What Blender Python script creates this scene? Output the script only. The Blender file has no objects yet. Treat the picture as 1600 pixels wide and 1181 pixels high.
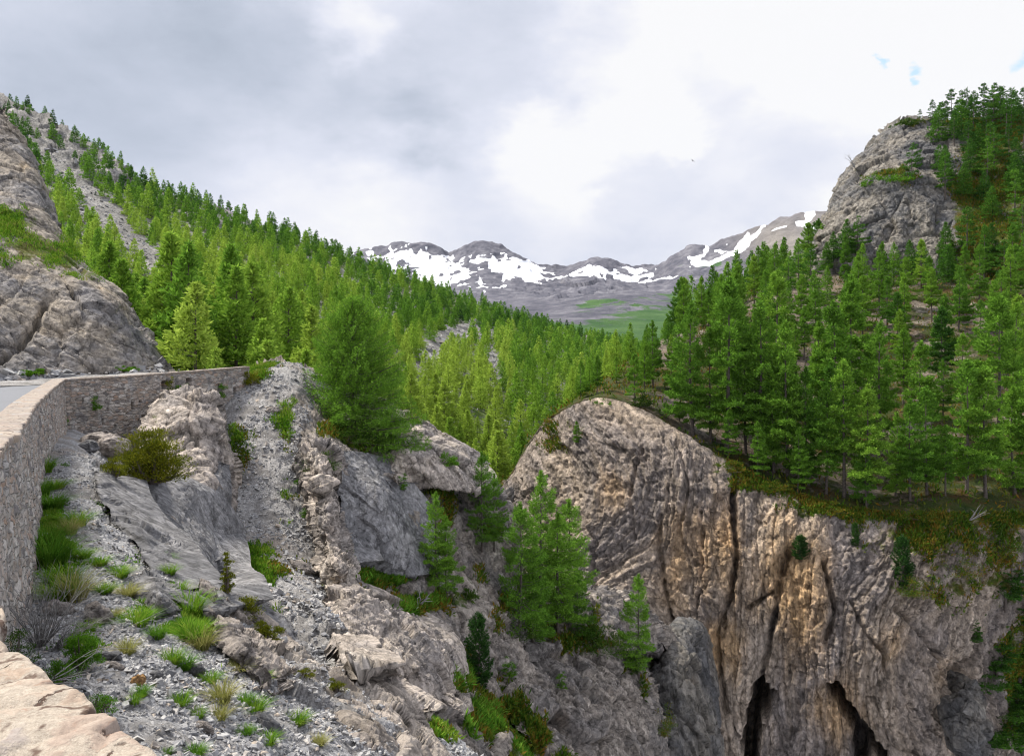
import bpy, math, random
import numpy as np
R = math.radians
sc = bpy.context.scene
col = sc.collection
F0, CX, HZ = 1232.0, 800.0, 562.0        # focal length, centre and horizon row of the lens, in photo pixels

# ------------------------------------------------------------------ helpers
def P(px, py, d):
    return np.array([(px-CX)/F0*d, d, -(py-HZ)/F0*d], float)
def PX(V):
    V = np.asarray(V)
    return V[..., 0]/V[..., 1]*F0+CX, HZ-V[..., 2]/V[..., 1]*F0

_G = np.random.RandomState(7).randn(256, 3).astype(np.float32)
_G /= np.linalg.norm(_G, axis=1)[:, None]
def _h(ix, iy, iz, seed):
    h = ix.astype(np.uint32)*np.uint32(374761393)
    h = h+iy.astype(np.uint32)*np.uint32(668265263)
    h = h+iz.astype(np.uint32)*np.uint32(2246822519)
    h = h+np.uint32((seed*974711+13) & 0xffffffff)
    h ^= h >> np.uint32(13); h = h*np.uint32(1274126177); h ^= h >> np.uint32(16)
    return h
def noise(p, seed=0):
    p = np.asarray(p, np.float32); i = np.floor(p).astype(np.int64); f = p-i
    w = f*f*f*(f*(f*6-15)+10)
    out = np.zeros(p.shape[:-1], np.float32)
    for dx in (0, 1):
        wx = w[..., 0] if dx else 1-w[..., 0]
        for dy in (0, 1):
            wy = w[..., 1] if dy else 1-w[..., 1]
            for dz in (0, 1):
                wz = w[..., 2] if dz else 1-w[..., 2]
                g = _G[_h(i[..., 0]+dx, i[..., 1]+dy, i[..., 2]+dz, seed) & np.uint32(255)]
                out += wx*wy*wz*(g[..., 0]*(f[..., 0]-dx)+g[..., 1]*(f[..., 1]-dy)+g[..., 2]*(f[..., 2]-dz))
    return out*1.5
def fbm(p, o=5, seed=0, gain=.5):
    p = np.asarray(p, np.float32); a = 1.; s = 0; r = 0
    for k in range(o):
        r = r+a*noise(p*(2.03**k)+k*17.3, seed+k); s += a; a *= gain
    return r/s
def ridged(p, o=5, seed=0, gain=.5):
    p = np.asarray(p, np.float32); a = 1.; s = 0; r = 0
    for k in range(o):
        r = r+a*(1-2*np.abs(noise(p*(2.07**k)+k*9.7, seed+k))); s += a; a *= gain
    return r/s
def facet(p, seed=0):
    """nearest-cell noise: every cell is a tilted plane -> (height, cell random, distance to the crack)"""
    p = np.asarray(p, np.float32); b = np.floor(p-.5).astype(np.int64)
    d1 = np.full(p.shape[:-1], 9., np.float32); d2 = d1.copy(); hh = np.zeros_like(d1); cr = np.zeros_like(d1)
    for dx in (0, 1):
        for dy in (0, 1):
            for dz in (0, 1):
                ix, iy, iz = b[..., 0]+dx, b[..., 1]+dy, b[..., 2]+dz
                h = _h(ix, iy, iz, seed)
                c = np.stack([ix+.12+.76*((h & np.uint32(1023))/1023.), iy+.12+.76*(((h >> np.uint32(10)) & np.uint32(1023))/1023.),
                              iz+.12+.76*(((h >> np.uint32(20)) & np.uint32(1023))/1023.)], -1).astype(np.float32)
                v = p-c; d = (v*v).sum(-1)
                g = _G[(h >> np.uint32(5)) & np.uint32(255)]
                hv = (v*g).sum(-1); r = ((h >> np.uint32(3)) & np.uint32(4095))/4095.
                m = d < d1
                d2 = np.where(m, d1, np.minimum(d2, d)); hh = np.where(m, hv, hh); cr = np.where(m, r, cr); d1 = np.where(m, d, d1)
    return hh, cr.astype(np.float32), np.sqrt(d2)-np.sqrt(d1)
def sstep(a, b, x):
    t = np.clip((x-a)/(b-a), 0, 1); return t*t*(3-2*t)

def cr_interp(pts, t):
    """Catmull-Rom through pts (n, ...) at parameters t in 0..n-1"""
    pts = np.asarray(pts, float); n = len(pts)
    i = np.clip(np.floor(t).astype(int), 0, n-2); f = (t-i).reshape((-1,)+(1,)*(pts.ndim-1))
    g = lambda k: pts[np.clip(k, 0, n-1)]
    p0, p1, p2, p3 = g(i-1), g(i), g(i+1), g(i+2)
    p0 = np.where((i == 0).reshape(f.shape), 2*p1-p2, p0); p3 = np.where((i == n-2).reshape(f.shape), 2*p2-p1, p3)
    c = .5*(2*p1+(p2-p0)*f+(2*p0-5*p1+4*p2-p3)*f*f+(3*p1-p0-3*p2+p3)*f**3)
    return .75*c+.25*(p1*(1-f)+p2*f)
def net(rows, nu, nv):
    """control rows of (px, py, depth) -> (nv, nu, 3) grid of world points"""
    rr = []
    for r in rows:
        a = np.array([P(*q) for q in r]); q = np.array([x[:2] for x in r], float)
        L = np.r_[0, np.cumsum(np.hypot(*np.diff(q, axis=0).T))]
        rr.append(cr_interp(a, np.interp(np.linspace(0, L[-1], nu), L, np.arange(len(r)))))
    rr = np.array(rr)
    q = np.array([np.array(r, float)[:, :2].mean(0) for r in rows])
    L = np.r_[0, np.cumsum(np.hypot(*np.diff(q, axis=0).T))]
    return cr_interp(rr, np.interp(np.linspace(0, L[-1], nv), L, np.arange(len(rows))))
def gnorm(G):
    n = np.cross(np.gradient(G, axis=1), np.gradient(G, axis=0))
    n /= np.linalg.norm(n, axis=-1)[..., None]+1e-9
    return np.where(((n*G).sum(-1) > 0)[..., None], -n, n)       # towards the viewer's side
def skirt(G, l=None, r=None, t=None, b=None, m=12):
    f = (np.linspace(0, 1, m+1)[1:]**1.3)
    if l is not None: G = np.concatenate([G[:, :1]+f[::-1][None, :, None]*np.array(l, float), G], 1)
    if r is not None: G = np.concatenate([G, G[:, -1:]+f[None, :, None]*np.array(r, float)], 1)
    if t is not None: G = np.concatenate([G[:1]+f[::-1][:, None, None]*np.array(t, float), G], 0)
    if b is not None: G = np.concatenate([G, G[-1:]+f[:, None, None]*np.array(b, float)], 0)
    return G
def blobs(G, lst):
    """soft spots (px, py, half-width, half-height, weight) on a base grid, found through its own undisplaced points"""
    x, y = PX(G); m = np.zeros(x.shape)
    for (px, py, rx, ry, w) in lst:
        m = np.maximum(m, w*np.exp(-(((x-px)/rx)**2+((y-py)/ry)**2)))
    return m
def polyd(G, pts):
    x, y = PX(G); d = np.full(x.shape, 1e9)
    for (a, b) in zip(pts[:-1], pts[1:]):
        ax, ay = a; bx, by = b; vx, vy = bx-ax, by-ay
        t = np.clip(((x-ax)*vx+(y-ay)*vy)/(vx*vx+vy*vy), 0, 1)
        d = np.minimum(d, np.hypot(x-ax-t*vx, y-ay-t*vy))
    return d
def inpoly(x, y, pts):
    c = np.zeros(np.shape(x), bool); n = len(pts)
    for i in range(n):
        x1, y1 = pts[i]; x2, y2 = pts[(i+1) % n]
        c ^= ((y1 > y) != (y2 > y)) & (x < (x2-x1)*(y-y1)/((y2-y1) or 1e-9)+x1)
    return c

def mk(name, V, Fc, mat, flat=False, attrs=None, parent=None, link=True):
    V = np.asarray(V, np.float32).reshape(-1, 3); Fc = np.asarray(Fc, np.int32); k = Fc.shape[1]
    me = bpy.data.meshes.new(name)
    me.vertices.add(len(V)); me.vertices.foreach_set('co', V.ravel())
    me.loops.add(Fc.size); me.loops.foreach_set('vertex_index', Fc.ravel())
    me.polygons.add(len(Fc)); me.polygons.foreach_set('loop_start', np.arange(0, Fc.size, k, dtype=np.int32))
    me.update(calc_edges=True)
    if flat:
        a = me.attributes.new('sharp_face', 'BOOLEAN', 'FACE'); a.data.foreach_set('value', np.ones(len(Fc), bool))
    for n, v in (attrs or {}).items():
        v = np.asarray(v, np.float32)
        if v.ndim == 2 and v.shape[1] == 3:
            a = me.attributes.new(n, 'FLOAT_VECTOR', 'POINT'); a.data.foreach_set('vector', v.ravel())
        else:
            a = me.attributes.new(n, 'FLOAT', 'POINT'); a.data.foreach_set('value', v.ravel())
    if mat: me.materials.append(mat)
    if not link: return me
    o = bpy.data.objects.new(name, me); col.objects.link(o)
    if parent: o.parent = parent
    return o
def gfaces(nv, nu):
    i = np.arange(nv*nu).reshape(nv, nu)
    return np.stack([i[:-1, :-1], i[1:, :-1], i[1:, 1:], i[:-1, 1:]], -1).reshape(-1, 4)
def grid(name, G, mat, flat=False, attrs=None, parent=None):
    nv, nu = G.shape[:2]
    at = {k: (v.reshape(-1, 3) if v.ndim == 3 else v.ravel()) for k, v in (attrs or {}).items()}
    return mk(name, G, gfaces(nv, nu), mat, flat, at, parent)
def tag(o, label=None, cat=None, group=None, kind=None):
    if label: o['label'] = label
    if cat: o['category'] = cat
    if group: o['group'] = group
    if kind: o['kind'] = kind
    return o
def empty(name, loc, rz=0, label=None, cat=None, group=None):
    o = bpy.data.objects.new(name, None); col.objects.link(o)
    o.location = tuple(float(v) for v in loc); o.rotation_euler = (0, 0, rz); o.empty_display_size = .3
    return tag(o, label, cat, group)
def tube(pts, rad, n=6):
    pts = np.asarray(pts, float); m = len(pts); rad = np.broadcast_to(rad, (m,))
    T = np.gradient(pts, axis=0); T /= np.linalg.norm(T, axis=1)[:, None]+1e-9
    ref = np.where(np.abs(T[:, 2:3]) > .9, np.array([[1., 0, 0]]), np.array([[0., 0, 1]]))
    A = np.cross(T, ref); A /= np.linalg.norm(A, axis=1)[:, None]+1e-9; B = np.cross(T, A)
    a = np.linspace(0, 2*np.pi, n, endpoint=False)
    V = pts[:, None]+rad[:, None, None]*(np.cos(a)[None, :, None]*A[:, None]+np.sin(a)[None, :, None]*B[:, None])
    i = np.arange(m*n).reshape(m, n); j = np.roll(i, -1, 1)
    return V.reshape(-1, 3), np.stack([i[:-1], j[:-1], j[1:], i[1:]], -1).reshape(-1, 4)
def join(parts):
    V = []; Fs = []; o = 0
    for v, f in parts:
        V.append(v); Fs.append(np.asarray(f)+o); o += len(v)
    return np.concatenate(V), np.concatenate(Fs)

# ------------------------------------------------------------------ materials
def newmat(name):
    m = bpy.data.materials.new(name); m.use_nodes = True; nt = m.node_tree; nt.nodes.clear()
    return m, nt
class NB:
    def __init__(s, nt): s.nt = nt
    def n(s, typ, **kw):
        nd = s.nt.nodes.new(typ)
        for k, v in kw.items():
            if k[0] == '_': setattr(nd, k[1:], v)
            else:
                key = int(k[1:]) if k[0] == 'i' and k[1:].isdigit() else k.replace('__', ' ')
                if hasattr(v, 'is_output') or isinstance(v, bpy.types.NodeSocket): s.nt.links.new(v, nd.inputs[key])
                else: nd.inputs[key].default_value = v
        return nd
    def m(s, op, a, b=0., c=None, clamp=False):
        nd = s.n('ShaderNodeMath', _operation=op, i0=a, i1=b, _use_clamp=clamp)
        if c is not None:
            if isinstance(c, bpy.types.NodeSocket): s.nt.links.new(c, nd.inputs[2])
            else: nd.inputs[2].default_value = c
        return nd.outputs[0]
    def vm(s, op, a, b=(0, 0, 0), scale=None):
        nd = s.n('ShaderNodeVectorMath', _operation=op, i0=a)
        if op == 'SCALE': nd.inputs['Scale'].default_value = scale
        elif isinstance(b, bpy.types.NodeSocket): s.nt.links.new(b, nd.inputs[1])
        else: nd.inputs[1].default_value = b
        return nd.outputs['Value'] if op in ('DISTANCE', 'LENGTH', 'DOT_PRODUCT') else nd.outputs[0]
    def noise(s, co, scale, detail=6, rough=.6, dist=0., color=False):
        nd = s.n('ShaderNodeTexNoise', Vector=co, Scale=scale, Detail=detail, Roughness=rough, Distortion=dist)
        return nd.outputs['Color' if color else 'Fac']
    def vor(s, co, scale, feature='F1', out='Distance', rnd=1.):
        nd = s.n('ShaderNodeTexVoronoi', _feature=feature, Vector=co, Scale=scale, Randomness=rnd)
        return nd.outputs[out]
    def ramp(s, fac, stops, interp='LINEAR'):
        nd = s.n('ShaderNodeValToRGB', Fac=fac); e = nd.color_ramp; e.interpolation = interp
        while len(e.elements) < len(stops): e.elements.new(.5)
        for el, (p, c) in zip(e.elements, stops):
            el.position = p; el.color = (c, c, c, 1) if isinstance(c, (int, float)) else (*c, 1)
        return nd.outputs[0]
    def mix(s, fac, a, b, blend='MIX'):
        nd = s.n('ShaderNodeMix', _data_type='RGBA', _blend_type=blend)
        for k, v in ((0, fac), (6, a), (7, b)):
            if isinstance(v, bpy.types.NodeSocket): s.nt.links.new(v, nd.inputs[k])
            elif k == 0: nd.inputs[0].default_value = v
            else: nd.inputs[k].default_value = (*v, 1) if len(v) == 3 else v
        return nd.outputs[2]
    def attr(s, name, vec=False):
        return s.n('ShaderNodeAttribute', _attribute_name=name).outputs['Vector' if vec else 'Fac']
    def mr(s, v, a, b, c=0., d=1., smooth=True):
        nd = s.n('ShaderNodeMapRange', _interpolation_type='SMOOTHSTEP' if smooth else 'LINEAR', i0=v, i1=a, i2=b, i3=c, i4=d)
        return nd.outputs[0]
    def out(s, color, rough=.9, bump=None, dist=.05, strength=1., spec=.25):
        b = s.n('ShaderNodeBsdfPrincipled', Roughness=rough)
        if isinstance(color, bpy.types.NodeSocket): s.nt.links.new(color, b.inputs['Base Color'])
        else: b.inputs['Base Color'].default_value = (*color, 1)
        b.inputs['Specular IOR Level'].default_value = spec
        if bump is not None:
            bn = s.n('ShaderNodeBump', Height=bump, Distance=dist, Strength=strength)
            s.nt.links.new(bn.outputs[0], b.inputs['Normal'])
        o = s.n('ShaderNodeOutputMaterial'); s.nt.links.new(b.outputs[0], o.inputs[0])
        return b

def mat_rock(name, cols, sc_=1., ochre=((.36, .22, .11), (.42, .30, .18)), bump=.06, st=False, stz=1., grass=((.035, .075, .012), (.10, .12, .02), (.13, .075, .02)),
             crack=.35, soft=.5, var=(.62, 1.3)):
    m, nt = newmat(name); b = NB(nt)
    ob = b.n('ShaderNodeTexCoord').outputs['Object']
    co = b.attr('st', True) if st else ob
    w = b.vm('ADD', co, b.vm('SCALE', b.noise(ob, .35*sc_, 4, .6, color=True), scale=.8/sc_))
    big = b.noise(w, .16*sc_, 8, .68)
    c = b.ramp(big, [(.28, cols[0]), (.44, cols[1]), (.56, cols[2]), (.72, cols[3])])
    oc = b.mix(b.noise(w, .5*sc_, 5, .6), ochre[0], ochre[1])
    of = b.m('ADD', b.attr('ochre'), b.m('MULTIPLY', b.m('SUBTRACT', b.noise(w, .22*sc_, 6, .65), .5), 2.2))
    c = b.mix(b.mr(of, .26, 1.0, 0., .9), c, oc)
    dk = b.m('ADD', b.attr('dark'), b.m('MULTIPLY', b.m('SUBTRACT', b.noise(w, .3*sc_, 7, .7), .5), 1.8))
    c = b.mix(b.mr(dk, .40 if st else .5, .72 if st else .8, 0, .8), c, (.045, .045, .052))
    wf = b.vm('MULTIPLY', ob, (1, 1, .62)) if st else w
    fine = b.noise(wf, 2.0*sc_, 10, .78)
    wc = b.vm('ADD', wf, b.vm('SCALE', b.noise(wf, 2.4*sc_, 4, .7, color=True), scale=.45/sc_))
    if st: c = b.mix(1., c, b.ramp(b.noise(b.vm('MULTIPLY', w, (1, .4, 1)), 1.5, 8, .68), [(.34, .55), (.47, .95), (.55, 1.08), (.66, 1.4)]), 'MULTIPLY')
    k1 = b.n('ShaderNodeSeparateColor', Color=b.vor(wc, 1.5*sc_, out='Color')).outputs[0]; k2 = b.n('ShaderNodeSeparateColor', Color=b.vor(wc, 4.3*sc_, out='Color')).outputs[1]
    kk = b.m('ADD', b.m('MULTIPLY', k1, .5), b.m('MULTIPLY', k2, .5))
    c = b.mix(1., c, b.ramp(kk, [(.12, .58), (.5, 1.), (.88, 1.42)]), 'MULTIPLY')
    c = b.mix(1., c, b.ramp(fine, [(.36, .38), (.46, .86), (.55, 1.08), (.66, 1.5)]), 'MULTIPLY')  # crevice shade put into colour: low grain darkened, high grain lightened
    ve = b.vor(b.vm('ADD', w, b.vm('SCALE', b.noise(ob, 1.1*sc_, 5, .7, color=True), scale=.7/sc_)), .55*sc_, 'DISTANCE_TO_EDGE')
    ck = b.mr(ve, 0., .035)
    c = b.mix(b.mr(ck, 0, 1, crack, 0), c, (.05, .047, .045))
    g = b.m('ADD', b.attr('grass'), b.m('MULTIPLY', b.m('SUBTRACT', b.noise(ob, .8*sc_, 8, .72), .5), 2.4*soft))
    gf = b.mr(g, .42, .58)
    gc = b.ramp(b.noise(ob, .45*sc_, 7, .7), [(.32, grass[0]), (.5, grass[1]), (.68, grass[2])])
    gc = b.mix(1., gc, b.ramp(b.noise(ob, 4*sc_, 5, .7), [(.3, .55), (.7, 1.35)]), 'MULTIPLY')
    c = b.mix(gf, c, gc)
    hgt = b.m('ADD', b.m('ADD', b.m('MULTIPLY', fine, 1.1), b.m('MULTIPLY', kk, .42)), b.m('ADD', b.m('MULTIPLY', ck, .2), b.m('MULTIPLY', big, 1.)))
    b.out(c, .92, hgt, bump/sc_*4, 1., .2)
    return m

def mat_scree(name, cols, cell=9., dust=(.20, .185, .17), grass=((.04, .085, .012), (.10, .13, .02), (.14, .10, .035)), sc_=1.):
    m, nt = newmat(name); b = NB(nt)
    ob = b.n('ShaderNodeTexCoord').outputs['Object']
    w = b.vm('ADD', ob, b.vm('SCALE', b.noise(ob, cell*.5, 3, .6, color=True), scale=.35/cell))
    v1 = b.n('ShaderNodeTexVoronoi', Vector=w, Scale=cell); v2 = b.n('ShaderNodeTexVoronoi', Vector=w, Scale=cell*2.7)
    r1 = b.n('ShaderNodeSeparateColor', Color=v1.outputs['Color']).outputs[0]; r2 = b.n('ShaderNodeSeparateColor', Color=v2.outputs['Color']).outputs[1]
    big = b.mr(b.noise(ob, cell*.13, 5, .65), .42, .6)
    r = b.m('ADD', b.m('MULTIPLY', r1, b.m('MULTIPLY', big, .6)), b.m('MULTIPLY', r2, b.m('SUBTRACT', 1., b.m('MULTIPLY', big, .6))))
    c = b.ramp(r, [(.08, cols[0]), (.38, cols[1]), (.66, cols[2]), (.93, cols[3])])
    c = b.mix(b.mr(b.noise(ob, .6*sc_, 7, .7), .46, .62, 0, .85), c, dust)
    c = b.mix(b.mr(b.noise(ob, .21*sc_, 5, .6), .52, .7, 0, .55), c, (.26, .20, .14))
    g = b.m('ADD', b.attr('grass'), b.m('MULTIPLY', b.m('SUBTRACT', b.noise(ob, 1.2*sc_, 8, .72), .5), 1.9))
    gc = b.ramp(b.noise(ob, .8*sc_, 6, .7), [(.3, grass[0]), (.5, grass[1]), (.7, grass[2])])
    c = b.mix(b.mr(g, .5, .62), c, gc)
    h = b.m('ADD', b.m('MULTIPLY', r, 1.), b.m('MULTIPLY', b.noise(ob, cell*3, 4, .7), .8))
    b.out(c, .93, h, .5/cell, 1., .2)
    return m

def mat_leaf(name, cols, attr_tint=False, trans=.35):
    m, nt = newmat(name); b = NB(nt)
    rnd = b.n('ShaderNodeObjectInfo').outputs['Random'] if not attr_tint else b.attr('tint')
    ri = b.n('ShaderNodeNewGeometry').outputs['Random Per Island']
    f = b.m('ADD', b.m('MULTIPLY', rnd, .55), b.m('MULTIPLY', ri, .45))
    c = b.ramp(f, [(.1, cols[0]), (.5, cols[1]), (.9, cols[2])])
    d = b.n('ShaderNodeBsdfDiffuse', Color=c); t = b.n('ShaderNodeBsdfTranslucent', Color=c)
    mx = b.n('ShaderNodeMixShader', Fac=trans)
    nt.links.new(d.outputs[0], mx.inputs[1]); nt.links.new(t.outputs[0], mx.inputs[2])
    o = b.n('ShaderNodeOutputMaterial'); nt.links.new(mx.outputs[0], o.inputs[0])
    return m
def mat_plain(name, c1, c2, scale=3., bump=.02, rough=.9):
    m, nt = newmat(name); b = NB(nt); ob = b.n('ShaderNodeTexCoord').outputs['Object']
    n = b.noise(ob, scale, 7, .7); b.out(b.mix(b.mr(n, .35, .65), c1, c2), rough, n, bump); return m
EXPO=0.65
SUNE=3.9
SKYLOW=6.35
SKYTOP=3.4
HAZE=0.00001
DENOISE=True
# ------------------------------------------------------------------ camera, sky, sun
cam = bpy.data.cameras.new('camera'); camo = bpy.data.objects.new('camera', cam); col.objects.link(camo)
cam.sensor_width = 36; cam.lens = F0/1600*36; cam.shift_y = -(590.5-HZ)/1600
camo.rotation_euler = (R(90), 0, 0); cam.clip_end = 40000; cam.clip_start = .05
sc.camera = camo
sc.view_settings.view_transform = 'Standard'; sc.view_settings.look = 'None'; sc.view_settings.exposure = EXPO; sc.view_settings.gamma = 1
sc.cycles.max_bounces = 6; sc.cycles.diffuse_bounces = 1; sc.cycles.use_denoising = DENOISE; sc.cycles.denoising_prefilter = 'ACCURATE'; sc.cycles.denoising_input_passes = 'RGB_ALBEDO_NORMAL'; sc.cycles.filter_width = 1.15

SUN_EL, SUN_AZ = 52., -62.     # azimuth from the view direction, negative towards the left
sd = np.array([math.sin(R(SUN_AZ))*math.cos(R(SUN_EL)), math.cos(R(SUN_AZ))*math.cos(R(SUN_EL)), math.sin(R(SUN_EL))])
from mathutils import Vector
sun = bpy.data.lights.new('sun', 'SUN'); sun.energy = SUNE; sun.angle = R(10); sun.color = (1, .95, .86)
suno = bpy.data.objects.new('sun', sun); col.objects.link(suno); suno.location = (0, 0, 60)
suno.rotation_euler = Vector(tuple(-sd)).to_track_quat('-Z', 'Y').to_euler()

w = bpy.data.worlds.new('World'); sc.world = w; w.use_nodes = True; nt = w.node_tree; nt.nodes.clear(); b = NB(nt)
sky = b.n('ShaderNodeTexSky', _sky_type='NISHITA', _sun_disc=False, _sun_elevation=R(SUN_EL), _sun_rotation=R(SUN_AZ))
dr = b.vm('NORMALIZE', b.n('ShaderNodeTexCoord').outputs['Generated'])
stretch = b.vm('MULTIPLY', dr, (1, 1, 1.9))
wn = b.vm('SUBTRACT', b.noise(stretch, 3.2, 6, .6, color=True), (.5, .5, .5))
wd = b.vm('ADD', dr, b.vm('SCALE', wn, scale=.34))
def sd_(px, py):
    v = np.array([(px-CX)/F0, 1, -(py-HZ)/F0]); return tuple(v/np.linalg.norm(v))
val = b.m('MULTIPLY_ADD', b.m('SUBTRACT', b.noise(stretch, 2.6, 9, .62, .35), .5), .62, .64)
val = b.m('MULTIPLY_ADD', b.m('SUBTRACT', b.noise(stretch, 8., 8, .6, .3), .5), .44, val)
for (px, py, r, a) in [(1330, -30, .38, .42), (1050, 30, .20, .18), (560, 66, .060, .30), (900, 225, .08, .24), (1020, 205, .055, .42), (1150, 318, .12, .24), (1400, 150, .2, .22),
                       (900, 300, .12, .18), (480, 330, .20, .26), (760, 330, .16, .10), (620, 20, .08, .12),
                       (60, 30, .22, -.12), (250, 130, .26, -.13), (120, 200, .2, -.12), (430, 190, .14, -.14), (590, 220, .10, -.26), (680, 225, .07, -.22), (350, 60, .12, -.12),
                       (1130, 225, .16, -.32), (1230, 255, .12, -.26), (760, 110, .18, -.16), (480, 120, .14, -.10), (700, 330, .12, -.06)]:
    dist = b.vm('DISTANCE', wd, sd_(px, py))
    val = b.m('MULTIPLY_ADD', b.mr(dist, r*.25, r*1.15, 1., 0.), a*1.1, val)
cl = b.ramp(val, [(.0, (.40, .455, .55)), (.26, (.53, .58, .69)), (.48, (.64, .68, .79)), (.66, (.74, .77, .88)), (.85, (.87, .88, .945)), (1., (.96, .96, .97))])
ov = b.m('MULTIPLY_ADD', b.mr(b.n('ShaderNodeSeparateXYZ', Vector=dr).outputs[2], .5, .95), SKYTOP, SKYLOW)
cl = b.mix(1., cl, b.n('ShaderNodeCombineXYZ', X=ov, Y=ov, Z=ov).outputs[0], 'MULTIPLY')
hole = None
for (px, py, r) in [(1437, 108, .010), (1432, 131, .007), (1598, 92, .016), (1380, 90, .006)]:
    h = b.mr(b.vm('DISTANCE', b.vm('ADD', dr, b.vm('SCALE', b.vm('SUBTRACT', b.noise(stretch, 14, 6, .6, color=True), (.5, .5, .5)), scale=.07)), sd_(px, py)), r*.2, r, .75, 0.)
    hole = h if hole is None else b.m('MAXIMUM', hole, h)
blue = b.mix(.45, b.vm('SCALE', sky.outputs[0], scale=1.), (4.3, 7.6, 9.0))
bg = b.n('ShaderNodeBackground', Color=b.mix(hole, cl, blue), Strength=.1)
o_ = b.n('ShaderNodeOutputWorld'); nt.links.new(bg.outputs[0], o_.inputs[0])

# ------------------------------------------------------------------ stone and ground materials
M = {}
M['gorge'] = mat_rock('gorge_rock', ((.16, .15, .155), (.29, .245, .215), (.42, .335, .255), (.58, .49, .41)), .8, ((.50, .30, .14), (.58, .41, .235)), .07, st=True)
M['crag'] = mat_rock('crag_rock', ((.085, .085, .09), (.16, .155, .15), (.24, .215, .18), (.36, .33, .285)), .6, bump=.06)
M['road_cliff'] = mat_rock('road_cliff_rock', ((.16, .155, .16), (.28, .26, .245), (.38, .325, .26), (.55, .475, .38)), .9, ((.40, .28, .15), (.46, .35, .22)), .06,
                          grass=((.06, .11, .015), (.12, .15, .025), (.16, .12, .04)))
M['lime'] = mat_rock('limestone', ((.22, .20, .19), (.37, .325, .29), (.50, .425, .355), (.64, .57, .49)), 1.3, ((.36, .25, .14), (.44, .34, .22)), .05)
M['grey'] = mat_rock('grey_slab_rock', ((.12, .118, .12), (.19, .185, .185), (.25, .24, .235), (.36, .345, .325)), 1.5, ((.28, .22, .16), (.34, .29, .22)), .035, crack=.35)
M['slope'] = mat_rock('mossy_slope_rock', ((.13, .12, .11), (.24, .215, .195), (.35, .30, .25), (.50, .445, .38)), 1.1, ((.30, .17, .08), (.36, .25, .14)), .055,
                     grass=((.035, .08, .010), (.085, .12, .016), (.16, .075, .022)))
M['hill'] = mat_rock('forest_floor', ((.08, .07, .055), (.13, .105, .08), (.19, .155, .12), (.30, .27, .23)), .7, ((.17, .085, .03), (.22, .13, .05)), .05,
                    grass=((.025, .05, .009), (.055, .065, .014), (.10, .05, .018)))  # grass tones lowered, the shadow under the trees put into the colour
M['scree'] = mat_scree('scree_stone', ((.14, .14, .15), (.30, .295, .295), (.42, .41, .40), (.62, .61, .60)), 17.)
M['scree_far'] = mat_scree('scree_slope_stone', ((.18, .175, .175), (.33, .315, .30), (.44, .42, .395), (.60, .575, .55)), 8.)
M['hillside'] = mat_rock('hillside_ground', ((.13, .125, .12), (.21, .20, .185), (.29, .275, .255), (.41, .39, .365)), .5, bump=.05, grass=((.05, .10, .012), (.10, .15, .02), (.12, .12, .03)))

# ------------------------------------------------------------------ terrain
def rockdisp(G, s, a, seed=0, squash=(1, 1, 1), fac=1., fine=1.):
    q = G*np.array(squash)
    q = q+(.28*s)*np.stack([fbm(q/(s*1.7), 3, seed+k*31) for k in (1, 2, 3)], -1)
    h1, c1, e1 = facet(q/s, seed); h2, c2, e2 = facet(q/(s*.36), seed+5); h3, c3, e3 = facet(q/(s*.13), seed+9)
    d = fbm(q/(s*2.6), 4, seed)*.8
    d += fac*(h1*.75+(c1-.5)*.95-.22*np.exp(-(e1/.08)**2)); d += fac*.36*(h2*.75+(c2-.5)*1.1-.2*np.exp(-(e2/.10)**2)); d += fine*.15*(h3*.7+(c3-.5)*1.1)
    d += fine*.10*fbm(q/(s*.09), 4, seed+3)
    return a*d
PATCH = {}
def terrain(name, G, mat, d, attrs=None, flat=False, kind='structure', parent=None, keep=None, along=None):
    n = gnorm(G) if along is None else along
    G2 = G+n*d[..., None]
    o = grid(name, G2, mat, flat, attrs, parent)
    if kind: o['kind'] = kind
    PATCH[keep or name] = dict(G=G2, B=G, n=gnorm(G2), at=attrs or {})
    return o

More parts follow.
